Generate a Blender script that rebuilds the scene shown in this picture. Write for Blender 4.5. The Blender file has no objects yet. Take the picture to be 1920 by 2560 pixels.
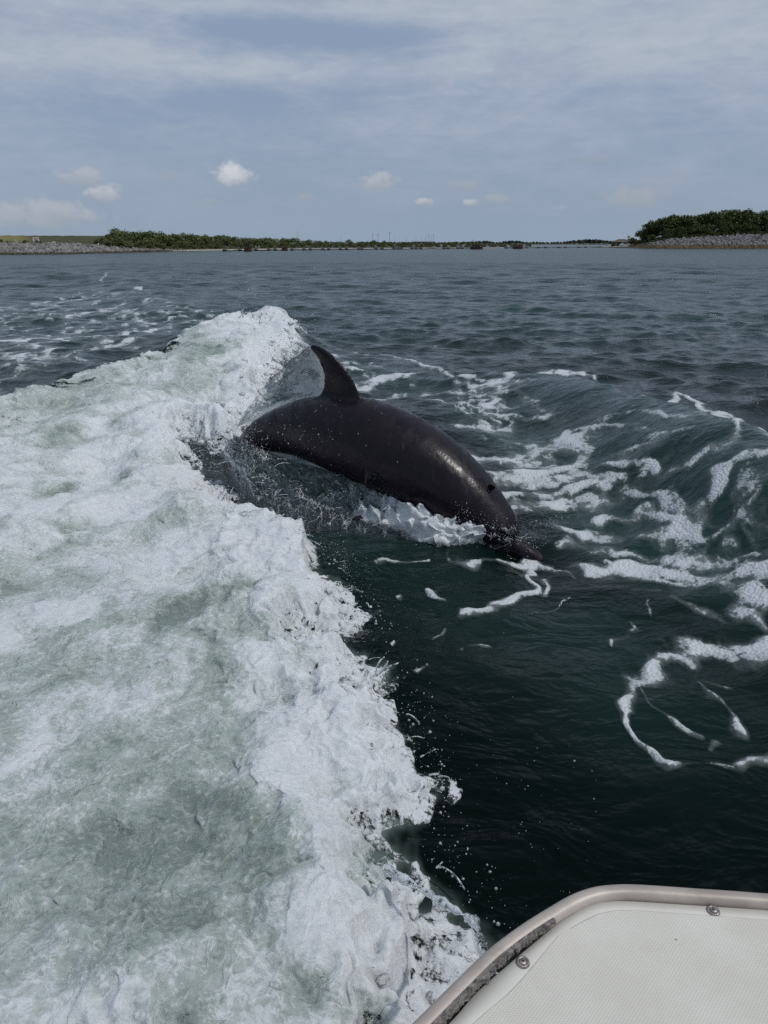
import bpy, math, random
import numpy as np
from mathutils import Vector, Matrix

random.seed(7)
rng = np.random.default_rng(11)
S = bpy.context.scene
COL = S.collection

# ------------------------------------------------------------------ camera
F = 1850.0            # focal length in photograph pixels (1920 x 2560)
HC = 1.60             # eye height above mean water
PITCH = math.atan((1280 - 609) / F)
CP, SP = math.cos(PITCH), math.sin(PITCH)
cam = bpy.data.cameras.new('camera')
cam.sensor_fit = 'VERTICAL'; cam.sensor_height = 36.0; cam.sensor_width = 27.0
cam.lens = F / 2560 * 36.0
cam.clip_start = 0.05; cam.clip_end = 30000
co = bpy.data.objects.new('camera', cam); COL.objects.link(co)
co.location = (0, 0, HC)
co.rotation_euler = (math.pi / 2 - PITCH, 0, 0)
S.camera = co

# ------------------------------------------------------------------ sun, exposure
SUN_EL, SUN_AZ = math.radians(58), math.radians(112)     # azimuth clockwise from +Y (away from the camera)
sd = Vector((math.cos(SUN_EL) * math.sin(SUN_AZ), math.cos(SUN_EL) * math.cos(SUN_AZ), math.sin(SUN_EL)))
sl = bpy.data.lights.new('sun', 'SUN'); sl.energy = 2.0; sl.angle = math.radians(1.0); sl.color = (1.0, 0.965, 0.92)
so = bpy.data.objects.new('sun', sl); COL.objects.link(so)
so.rotation_euler = sd.to_track_quat('Z', 'Y').to_euler()
S.view_settings.view_transform = 'Standard'; S.view_settings.look = 'None'
S.view_settings.exposure = 0.0; S.view_settings.gamma = 1.0; S.view_settings.use_curve_mapping = False
S.cycles.max_bounces = 8; S.cycles.transparent_max_bounces = 12
S.cycles.caustics_reflective = False; S.cycles.caustics_refractive = False
S.cycles.sample_clamp_indirect = 4.0; S.cycles.sample_clamp_direct = 12.0
S.cycles.use_denoising = False

# ------------------------------------------------------------------ node helpers
class NT:
    def __init__(self, tree): self.t = tree; self.n = tree.nodes; self.l = tree.links
    def new(self, typ, **kw):
        nd = self.n.new(typ)
        for k, v in kw.items(): setattr(nd, k, v)
        return nd
    def put(self, sock, v):
        if v is None: return
        if isinstance(v, bpy.types.NodeSocket): self.l.new(v, sock)
        else:
            if isinstance(v, (tuple, list)) and len(v) == 3 and sock.type == 'RGBA': v = (*v, 1)
            sock.default_value = v
    def math(self, op, a, b=None, c=None, clamp=False):
        nd = self.new('ShaderNodeMath', operation=op); nd.use_clamp = clamp
        self.put(nd.inputs[0], a); self.put(nd.inputs[1], b); self.put(nd.inputs[2], c)
        return nd.outputs[0]
    def vmath(self, op, a, b=None):
        nd = self.new('ShaderNodeVectorMath', operation=op)
        self.put(nd.inputs[0], a); self.put(nd.inputs[1], b)
        return nd.outputs[0]
    def sstep(self, x, lo, hi, a=0.0, b=1.0):
        nd = self.new('ShaderNodeMapRange', interpolation_type='SMOOTHSTEP')
        for i, v in enumerate((x, lo, hi, a, b)): self.put(nd.inputs[i], v)
        return nd.outputs[0]
    def mix(self, f, a, b):
        nd = self.new('ShaderNodeMix', data_type='RGBA')
        self.put(nd.inputs[0], f); self.put(nd.inputs[6], a); self.put(nd.inputs[7], b)
        return nd.outputs[2]
    def noise(self, vec, scale, detail=4, rough=0.55, dist=0.0, dims='3D'):
        nd = self.new('ShaderNodeTexNoise', noise_dimensions=dims)
        self.put(nd.inputs['Vector'], vec); nd.inputs['Scale'].default_value = scale
        nd.inputs['Detail'].default_value = detail; nd.inputs['Roughness'].default_value = rough
        nd.inputs['Distortion'].default_value = dist
        return nd.outputs[0]
    def voro(self, vec, scale, feature='F1', rand=1.0):
        nd = self.new('ShaderNodeTexVoronoi', feature=feature)
        self.put(nd.inputs['Vector'], vec); nd.inputs['Scale'].default_value = scale
        nd.inputs['Randomness'].default_value = rand
        return nd.outputs[0]
    def mapping(self, vec, scale=(1, 1, 1), loc=(0, 0, 0), rot=(0, 0, 0)):
        nd = self.new('ShaderNodeMapping')
        self.put(nd.inputs[0], vec); nd.inputs[1].default_value = loc
        nd.inputs[2].default_value = rot; nd.inputs[3].default_value = scale
        return nd.outputs[0]
    def attr(self, name):
        nd = self.new('ShaderNodeAttribute', attribute_name=name); return nd.outputs['Fac']
    def pos(self): return self.new('ShaderNodeNewGeometry').outputs['Position']
    def obj(self): return self.new('ShaderNodeTexCoord').outputs['Object']
    def bump(self, h, strength, dist, normal=None):
        nd = self.new('ShaderNodeBump'); self.put(nd.inputs['Height'], h)
        self.put(nd.inputs['Strength'], strength); self.put(nd.inputs['Distance'], dist)
        if normal is not None: self.put(nd.inputs['Normal'], normal)
        return nd.outputs[0]
    def princ(self, **kw):
        nd = self.new('ShaderNodeBsdfPrincipled')
        for k, v in kw.items(): self.put(nd.inputs[k.replace('_', ' ')], v)
        return nd.outputs[0]
    def mixs(self, f, a, b):
        nd = self.new('ShaderNodeMixShader'); self.put(nd.inputs[0], f); self.put(nd.inputs[1], a); self.put(nd.inputs[2], b)
        return nd.outputs[0]
    def out(self, s):
        nd = self.new('ShaderNodeOutputMaterial'); self.l.new(s, nd.inputs[0])

def material(name):
    m = bpy.data.materials.new(name); m.use_nodes = True
    m.node_tree.nodes.clear()
    return m, NT(m.node_tree)

# ------------------------------------------------------------------ world: nishita sky under a thin broken veil, low cumulus
def build_world():
    w = bpy.data.worlds.new('World'); S.world = w; w.use_nodes = True
    w.node_tree.nodes.clear(); T = NT(w.node_tree)
    d = T.vmath('NORMALIZE', T.new('ShaderNodeTexCoord').outputs['Generated'])
    sep = T.new('ShaderNodeSeparateXYZ'); T.l.new(d, sep.inputs[0])
    az = T.math('ARCTAN2', sep.outputs[0], sep.outputs[1]); el = T.math('ARCSINE', sep.outputs[2])
    comb = T.new('ShaderNodeCombineXYZ'); T.put(comb.inputs[0], az); T.put(comb.inputs[1], el)
    ae = comb.outputs[0]
    sky = T.new('ShaderNodeTexSky', sky_type='NISHITA'); sky.sun_disc = False
    sky.sun_elevation = SUN_EL; sky.sun_rotation = SUN_AZ
    sky.air_density = 1.0; sky.dust_density = 2.0; sky.ozone_density = 1.5
    K = 10.0                                # Background strength 0.1
    # clear air: the Nishita sky, greyed by haze
    base = T.mix(0.80, sky.outputs[0], (0.262 * K, 0.335 * K, 0.470 * K))
    horiz = T.sstep(el, 0.0, 0.11, 1.0, 0.0)
    base = T.mix(T.math('MULTIPLY', horiz, 0.75), base, (0.285 * K, 0.368 * K, 0.462 * K))
    # veil of high cloud in long streaks
    wv = T.mapping(ae, (1.6, 5.0, 1))
    n1 = T.noise(wv, 2.1, 7, 0.60, 0.5)
    n2 = T.noise(T.mapping(ae, (3.0, 15.0, 1), (3.7, 1.2, 0)), 3.2, 6, 0.62, 0.6)
    n3 = T.noise(T.mapping(ae, (7.0, 16.0, 1), (0.7, 5.2, 2), (0, 0, 0.35)), 5.0, 5, 0.65, 0.4)
    cov = T.math('ADD', T.math('MULTIPLY', n1, 0.62), T.math('ADD', T.math('MULTIPLY', n2, 0.26), T.math('MULTIPLY', n3, 0.14)))
    def blob(a0, e0, sa, se, amp):
        dx = T.math('MULTIPLY', T.math('SUBTRACT', az, a0), 1 / sa); dy = T.math('MULTIPLY', T.math('SUBTRACT', el, e0), 1 / se)
        r2 = T.math('ADD', T.math('MULTIPLY', dx, dx), T.math('MULTIPLY', dy, dy))
        return T.math('MULTIPLY', T.math('EXPONENT', T.math('MULTIPLY', r2, -1.0)), amp)
    def px(u, v):
        x, y, z = (u - 960) / F, CP + (1280 - v) / F * SP, -SP + (1280 - v) / F * CP
        r = math.sqrt(x * x + y * y + z * z); return math.atan2(x, y), math.asin(z / r)
    for (u, v, sa, se, amp) in [(880, 110, 0.13, 0.030, -0.17), (560, 60, 0.16, 0.018, -0.10), (620, 255, 0.16, 0.022, -0.14),
                                (560, 165, 0.20, 0.018, 0.14), (160, 120, 0.16, 0.05, 0.10), (1300, 60, 0.22, 0.05, 0.13),
                                (1180, 150, 0.06, 0.02, 0.10), (700, 20, 0.25, 0.012, 0.12), (1700, 150, 0.16, 0.06, 0.07),
                                (300, 380, 0.3, 0.03, -0.05), (1500, 330, 0.2, 0.04, 0.03)]:
        a0, e0 = px(u, v); cov = T.math('ADD', cov, blob(a0, e0, sa, se, amp))
    fade = T.sstep(el, 0.02, 0.18, 0.16, 1.0)
    veil = T.math('MULTIPLY', T.sstep(cov, 0.37, 0.72), fade)
    tex = T.math('ADD', 0.90, T.math('MULTIPLY', T.noise(T.mapping(ae, (8, 26, 1), (1, 9, 4)), 4.0, 5, 0.6, 0.3), 0.2))
    vc = T.vmath('MULTIPLY', (0.455 * K, 0.505 * K, 0.575 * K), (1, 1, 1))
    vm = T.new('ShaderNodeVectorMath', operation='SCALE'); T.l.new(vc, vm.inputs[0]); T.put(vm.inputs[3], tex)
    c = T.mix(T.math('MULTIPLY', veil, 0.85), base, vm.outputs[0])
    # small fair-weather cumulus standing low over the far shore: flat base, rough top
    edge = T.math('ADD', T.math('MULTIPLY', T.math('SUBTRACT', T.noise(T.mapping(ae, (1, 1.25, 1)), 46.0, 6, 0.62, 0.3), 0.5), 3.0), 0.0)
    for (u, v, wu, hv, br, op) in [(585, 445, 62, 34, 0.62, 0.92), (265, 490, 42, 30, 0.50, 0.85), (205, 448, 58, 26, 0.46, 0.62),
                                   (945, 458, 55, 28, 0.48, 0.75), (1062, 506, 24, 13, 0.50, 0.85), (1182, 508, 24, 13, 0.50, 0.85),
                                   (1240, 500, 34, 16, 0.42, 0.5), (1165, 468, 46, 18, 0.40, 0.42), (1395, 520, 28, 10, 0.46, 0.5),
                                   (1590, 500, 85, 32, 0.40, 0.60), (90, 545, 150, 46, 0.45, 0.70), (770, 498, 30, 12, 0.38, 0.4),
                                   (525, 507, 26, 12, 0.38, 0.4), (425, 448, 34, 16, 0.37, 0.38), (1480, 400, 60, 14, 0.38, 0.3)]:
        a0, e0 = px(u, v)
        dx = T.math('MULTIPLY', T.math('SUBTRACT', az, a0), F / wu)
        dy = T.math('MULTIPLY', T.math('SUBTRACT', el, e0), F / hv)
        low = T.math('MULTIPLY', T.math('MINIMUM', dy, 0.0), 0.75)
        dy2 = T.math('ADD', dy, low)
        r2 = T.math('ADD', T.math('MULTIPLY', dx, dx), T.math('MULTIPLY', dy2, dy2))
        m = T.sstep(T.math('ADD', T.math('SUBTRACT', 1.0, r2), edge), 0.0, 0.85, 0.0, op)
        lit = T.sstep(T.math('ADD', dy, T.math('MULTIPLY', edge, 0.5)), -0.7, 0.7)
        dk = 0.30 + 0.1 * (br - 0.4)
        cc = T.mix(lit, (dk * K, (dk + 0.045) * K, (dk + 0.105) * K), ((br - .015) * K, (br + 0.012) * K, (br + 0.055) * K))
        c = T.mix(m, c, cc)
    bg = T.new('ShaderNodeBackground'); T.put(bg.inputs[0], c); bg.inputs[1].default_value = 1.0 / K
    o = T.new('ShaderNodeOutputWorld'); T.l.new(bg.outputs[0], o.inputs[0])
build_world()

# ------------------------------------------------------------------ geometry helpers
def at_z(u, v, z=0.0):
    """point of the place seen at photograph pixel (u, v), at height z"""
    x, y, zz = (u - 960) / F, CP + (1280 - v) / F * SP, -SP + (1280 - v) / F * CP
    t = (z - HC) / zz
    return np.array((x * t, y * t, z))
def at_y(u, v, Y):
    x, y, zz = (u - 960) / F, CP + (1280 - v) / F * SP, -SP + (1280 - v) / F * CP
    t = Y / y
    return np.array((x * t, Y, HC + zz * t))

def mesh_from(name, V, Fc, mats=(), smooth=True, parent=None, attrs=None, mat_idx=None):
    me = bpy.data.meshes.new(name)
    V = np.asarray(V, dtype=np.float32)
    if isinstance(Fc, np.ndarray):
        k = Fc.shape[1]; n = Fc.shape[0]
        me.vertices.add(len(V)); me.vertices.foreach_set('co', V.ravel())
        me.loops.add(n * k); me.loops.foreach_set('vertex_index', Fc.astype(np.int32).ravel())
        me.polygons.add(n); me.polygons.foreach_set('loop_start', np.arange(0, n * k, k, dtype=np.int32))
        me.update(calc_edges=True)
    else:
        me.from_pydata([tuple(v) for v in V], [], Fc); me.update()
    for m in mats: me.materials.append(m)
    if mat_idx is not None: me.polygons.foreach_set('material_index', np.asarray(mat_idx, dtype=np.int32))
    me.polygons.foreach_set('use_smooth', np.full(len(me.polygons), smooth, dtype=bool))
    for k, v in (attrs or {}).items():
        a = me.attributes.new(k, 'FLOAT', 'POINT'); a.data.foreach_set('value', np.asarray(v, dtype=np.float32))
    o = bpy.data.objects.new(name, me); COL.objects.link(o)
    if parent is not None: o.parent = parent
    return o
def tag(o, label=None, cat=None, group=None, kind=None):
    if label: o['label'] = label
    if cat: o['category'] = cat
    if group: o['group'] = group
    if kind: o['kind'] = kind
    return o
def empty(name, loc=(0, 0, 0), rz=0.0):
    o = bpy.data.objects.new(name, None); COL.objects.link(o); o.location = loc; o.rotation_euler = (0, 0, rz)
    o.empty_display_size = 0.2
    return o

class MB:
    """collects shapes, then links them as ONE mesh object"""
    def __init__(self): self.v = []; self.f = []
    def add(self, V, Fs):
        b = len(self.v); self.v.extend([tuple(p) for p in V]); self.f.extend([tuple(i + b for i in f) for f in Fs])
    def box(self, c, s, rz=0.0, bev=0.0):
        cx, cy, cz = c; sx, sy, sz = (q / 2 for q in s); ca, sa = math.cos(rz), math.sin(rz)
        pts = []
        for z in (-sz, sz):
            for (x, y) in ((-sx, -sy), (sx, -sy), (sx, sy), (-sx, sy)):
                pts.append((cx + x * ca - y * sa, cy + x * sa + y * ca, cz + z))
        self.add(pts, [(0, 3, 2, 1), (4, 5, 6, 7), (0, 1, 5, 4), (1, 2, 6, 5), (2, 3, 7, 6), (3, 0, 4, 7)])
    def tube(self, P, R, n=8, caps=True):
        P = [Vector(p) for p in P]; R = [R] * len(P) if not hasattr(R, '__len__') else R
        up = Vector((0.13, 0.21, 1)); V = []; Fs = []
        for i, p in enumerate(P):
            t = (P[min(i + 1, len(P) - 1)] - P[max(i - 1, 0)]).normalized()
            a = t.cross(up)
            if a.length < 1e-3: a = t.cross(Vector((1, 0, 0)))
            a.normalize(); b = a.cross(t)
            for k in range(n):
                q = 2 * math.pi * k / n; V.append(p + (a * math.cos(q) + b * math.sin(q)) * R[i])
        for i in range(len(P) - 1):
            for k in range(n):
                k2 = (k + 1) % n; Fs.append((i * n + k, i * n + k2, (i + 1) * n + k2, (i + 1) * n + k))
        if caps: Fs.append(tuple(range(n - 1, -1, -1))); Fs.append(tuple((len(P) - 1) * n + k for k in range(n)))
        self.add(V, Fs)
    def prism(self, pts, z0, z1):
        n = len(pts); V = [(p[0], p[1], z0) for p in pts] + [(p[0], p[1], z1) for p in pts]
        Fs = [tuple(range(n - 1, -1, -1)), tuple(range(n, 2 * n))] + [(i, (i + 1) % n, n + (i + 1) % n, n + i) for i in range(n)]
        self.add(V, Fs)
    def build(self, name, m, parent=None, smooth=False):
        return mesh_from(name, self.v, self.f, (m,), smooth, parent)

# ------------------------------------------------------------------ noise (numpy)
_perm = np.random.default_rng(3).permutation(256).astype(np.int32); _perm = np.concatenate([_perm, _perm])
_ga = np.random.default_rng(5).uniform(0, 2 * np.pi, 256); _gx, _gy = np.cos(_ga).astype(np.float32), np.sin(_ga).astype(np.float32)
def pn(x, y, seed=0):
    x = np.asarray(x, np.float32) + seed * 17.37; y = np.asarray(y, np.float32) + seed * 9.71
    xi = np.floor(x); yi = np.floor(y); fx = x - xi; fy = y - yi
    xi = xi.astype(np.int32) & 255; yi = yi.astype(np.int32) & 255
    u = fx * fx * fx * (fx * (fx * 6 - 15) + 10); v = fy * fy * fy * (fy * (fy * 6 - 15) + 10)
    def g(ix, iy, dx, dy):
        h = _perm[_perm[ix & 255] + (iy & 255)]
        return _gx[h] * dx + _gy[h] * dy
    a = g(xi, yi, fx, fy); b = g(xi + 1, yi, fx - 1, fy); c = g(xi, yi + 1, fx, fy - 1); d = g(xi + 1, yi + 1, fx - 1, fy - 1)
    return 1.5 * (a + u * (b - a) + v * (c - a) + u * v * (a - b - c + d))
def fbm(x, y, oct=4, lac=2.03, gain=0.5, seed=0):
    s = 0; a = 1.0
    for i in range(oct):
        s = s + a * pn(x, y, seed + i * 3); x = x * lac; y = y * lac; a *= gain
    return s
def ridged(x, y, oct=4, lac=2.05, gain=0.5, seed=0):
    s = 0; a = 1.0
    for i in range(oct):
        s = s + a * (1 - 2 * np.abs(pn(x, y, seed + i * 3))); x = x * lac; y = y * lac; a *= gain
    return s
def sm(x, lo, hi):
    t = np.clip((x - lo) / (hi - lo), 0, 1); return t * t * (3 - 2 * t)
def seg_dist(X, Y, P, ky=1.0):
    """distance to an open polyline P (n,2+), the parameter along it, and the signed side"""
    best = np.full(X.shape, 1e9, np.float32); par = np.zeros(X.shape, np.float32); side = np.zeros(X.shape, np.float32)
    for i in range(len(P) - 1):
        ax, ay = P[i][0], P[i][1] * ky; bx, by = P[i + 1][0], P[i + 1][1] * ky
        dx, dy = bx - ax, by - ay; L2 = dx * dx + dy * dy + 1e-9
        t = np.clip(((X - ax) * dx + (Y * ky - ay) * dy) / L2, 0, 1)
        ex = X - ax - t * dx; ey = Y * ky - ay - t * dy
        d = np.sqrt(ex * ex + ey * ey); m = d < best
        best[m] = d[m]; par[m] = (i + t[m]); side[m] = np.sign(dx * (Y[m] * ky - ay) - dy * (X[m] - ax))
    return best, par, side
def poly_sdf(X, Y, P):
    """positive inside the closed polygon"""
    Q = list(P) + [P[0]]
    d, _, _ = seg_dist(X, Y, Q)
    ins = np.zeros(X.shape, bool)
    for i in range(len(P)):
        x0, y0 = Q[i][0], Q[i][1]; x1, y1 = Q[i + 1][0], Q[i + 1][1]
        c = ((y0 > Y) != (y1 > Y)) & (X < (x1 - x0) * (Y - y0) / (y1 - y0 + 1e-12) + x0)
        ins ^= c
    return np.where(ins, d, -d)
def interp(par, vals): return np.interp(par, np.arange(len(vals)), vals)

# ------------------------------------------------------------------ the shape of the sea round the boat
R2 = [(940, 900, .02), (1100, 915, .09), (1280, 925, .20), (1430, 935, .31), (1560, 965, .38), (1700, 1000, .43), (1800, 1038, .46), (1920, 1092, .47), (2150, 1210, .40), (2500, 1400, .3)]
R2w = [at_z(*p) for p in R2]; R2z = [p[2] for p in R2]
RA = [(655, 800, .46), (560, 850, .44), (460, 915, .30), (330, 965, .18), (180, 1010, .13), (0, 1060, .10), (-300, 1130, .08)]
RAw = [at_z(*p) for p in RA]; RAz = [p[2] for p in RA]
RS = [(100, 690, .16), (260, 685, .22), (420, 740, .20), (520, 770, .12)]
RSw = [at_z(*p) for p in RS]; RSz = [p[2] for p in RS]
TR = [at_z(u, v, -.15) for (u, v) in ((620, 1190), (800, 1330), (1050, 1500), (1300, 1500), (1500, 1700), (1500, 2300))]
TR2 = [at_z(u, v, -.1) for (u, v) in ((950, 1000), (1250, 1050), (1500, 1200), (1650, 1400))]
BK = at_z(1335, 1405, -.2)
def base_height(X, Y):
    H = np.zeros(X.shape, np.float32)
    d, p, s = seg_dist(X, Y, R2w)
    near = s < 0 if True else s
    wdt = np.where(near, 0.62, 0.36)
    H += interp(p, R2z) * np.exp(-(d / wdt) ** 2)
    d, p, s = seg_dist(X, Y, RAw); H += interp(p, RAz) * np.exp(-(d / 0.9) ** 2)
    d, p, s = seg_dist(X, Y, RSw); H += interp(p, RSz) * np.exp(-(d / 1.3) ** 2)
    d, p, s = seg_dist(X, Y, TR); H += -.16 * np.exp(-(d / 1.0) ** 2)
    H -= .10 * np.exp(-((X - BK[0]) ** 2 + (Y - BK[1]) ** 2) / .24 ** 2)
    d, p, s = seg_dist(X, Y, TR2); H += -.10 * np.exp(-(d / 0.8) ** 2)
    return H
def on_sea(pix):
    """points of the undulating sea surface seen at the given pixels"""
    pix = np.asarray(pix, float); t = np.geomspace(1.2, 45, 700)
    d = np.stack([(pix[:, 0] - 960) / F, CP + (1280 - pix[:, 1]) / F * SP, -SP + (1280 - pix[:, 1]) / F * CP], 1)
    X = d[:, :1] * t; Y = d[:, 1:2] * t; Z = HC + d[:, 2:] * t
    k = np.argmax(Z < base_height(X.astype(np.float32), Y.astype(np.float32)), axis=1)
    i = np.arange(len(pix)); return np.stack([X[i, k], Y[i, k]], 1)
_wr = np.random.default_rng(21)
WAVES = []
for i in range(46):
    lam = 0.28 * (3.4 / 0.28) ** (i / 45.0) * _wr.uniform(.9, 1.1)
    th = math.radians(258) + _wr.normal(0, 0.55)
    amp = 0.0060 * lam ** 0.72 * _wr.uniform(.6, 1.3)
    WAVES.append((lam, th, amp, _wr.uniform(0, 6.28)))
def chop(X, Y, spacing, calm):
    dz = np.zeros(X.shape, np.float32); dx = np.zeros_like(dz); dy = np.zeros_like(dz)
    for lam, th, amp, ph in WAVES:
        k = 2 * np.pi / lam; cx, cy = math.cos(th), math.sin(th)
        fade = sm(lam / np.maximum(spacing, 1e-6), 2.2, 5.0) * calm
        a = (k * (cx * X + cy * Y) + ph).astype(np.float32)
        c = np.cos(a); s_ = np.sin(a); A = amp * fade
        dz += A * c; dx -= 0.8 * A * cx * s_; dy -= 0.8 * A * cy * s_
    grp = 1 + 0.45 * pn(X * .45, Y * .45, 40)
    return dx * grp, dy * grp, dz * grp

# white water: outline of the churned wake, near the boat to its far end and round by the left
FOAM_PX = [(1050, 3000, .0), (1110, 2560, .0), (1190, 2420, .0), (1225, 2310, -.02), (1180, 2220, -.04), (1110, 2150, -.04), (1045, 2075, -.05), (1030, 2010, -.05),
           (1095, 1945, -.06), (1050, 1890, -.06), (1000, 1860, -.06), (1030, 1810, -.06), (990, 1760, -.06), (930, 1700, -.07), (850, 1640, -.08), (830, 1590, -.08),
           (945, 1580, -.09), (925, 1535, -.09), (870, 1475, -.1), (850, 1420, -.1), (800, 1370, -.1), (700, 1310, -.1), (610, 1275, -.1), (575, 1225, -.08), (530, 1170, -.06),
           (470, 1105, -.03), (470, 1080, 0), (560, 1090, .05), (620, 1060, .08), (660, 985, .12), (700, 915, .15), (760, 880, .15), (745, 845, .2), (735, 805, .25),
           (690, 775, .30), (640, 768, .34), (590, 775, .34), (525, 820, .30), (440, 865, .22), (340, 915, .15), (230, 960, .12), (130, 985, .1), (0, 1020, .08), (-250, 1090, .06),
           (-700, 1300, 0.05), (-900, 1800, 0), (-900, 3200, 0)]
FOAM_W = [at_z(*p)[:2] for p in FOAM_PX]
GREEN_W = [at_z(u, v, .05)[:2] for (u, v) in ((-400, 1380), (60, 1430), (330, 1400), (430, 1520), (560, 1690), (690, 1830), (715, 2050), (690, 2300), (730, 2560), (700, 2800), (-500, 2800))]
GREY_W = [at_z(u, v, .2)[:2] for (u, v) in ((-100, 1000), (200, 930), (420, 860), (520, 850), (560, 930), (430, 985), (250, 1030), (120, 1060), (-100, 1110))]
def edge_sdf(X, Y):
    wx = X + .10 * pn(X * 2.2, Y * 2.2, 60); wy = Y + .16 * pn(X * 2.2, Y * 1.6, 61)
    s = poly_sdf(wx, wy, FOAM_W)
    fr = .10 * ridged(X * 4.0, Y * 2.6, 3, seed=62) + .05 * pn(X * 14, Y * 9, 65) + .03 * pn(X * 34, Y * 24, 66)
    return s + fr * 0.75 - 0.03

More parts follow.
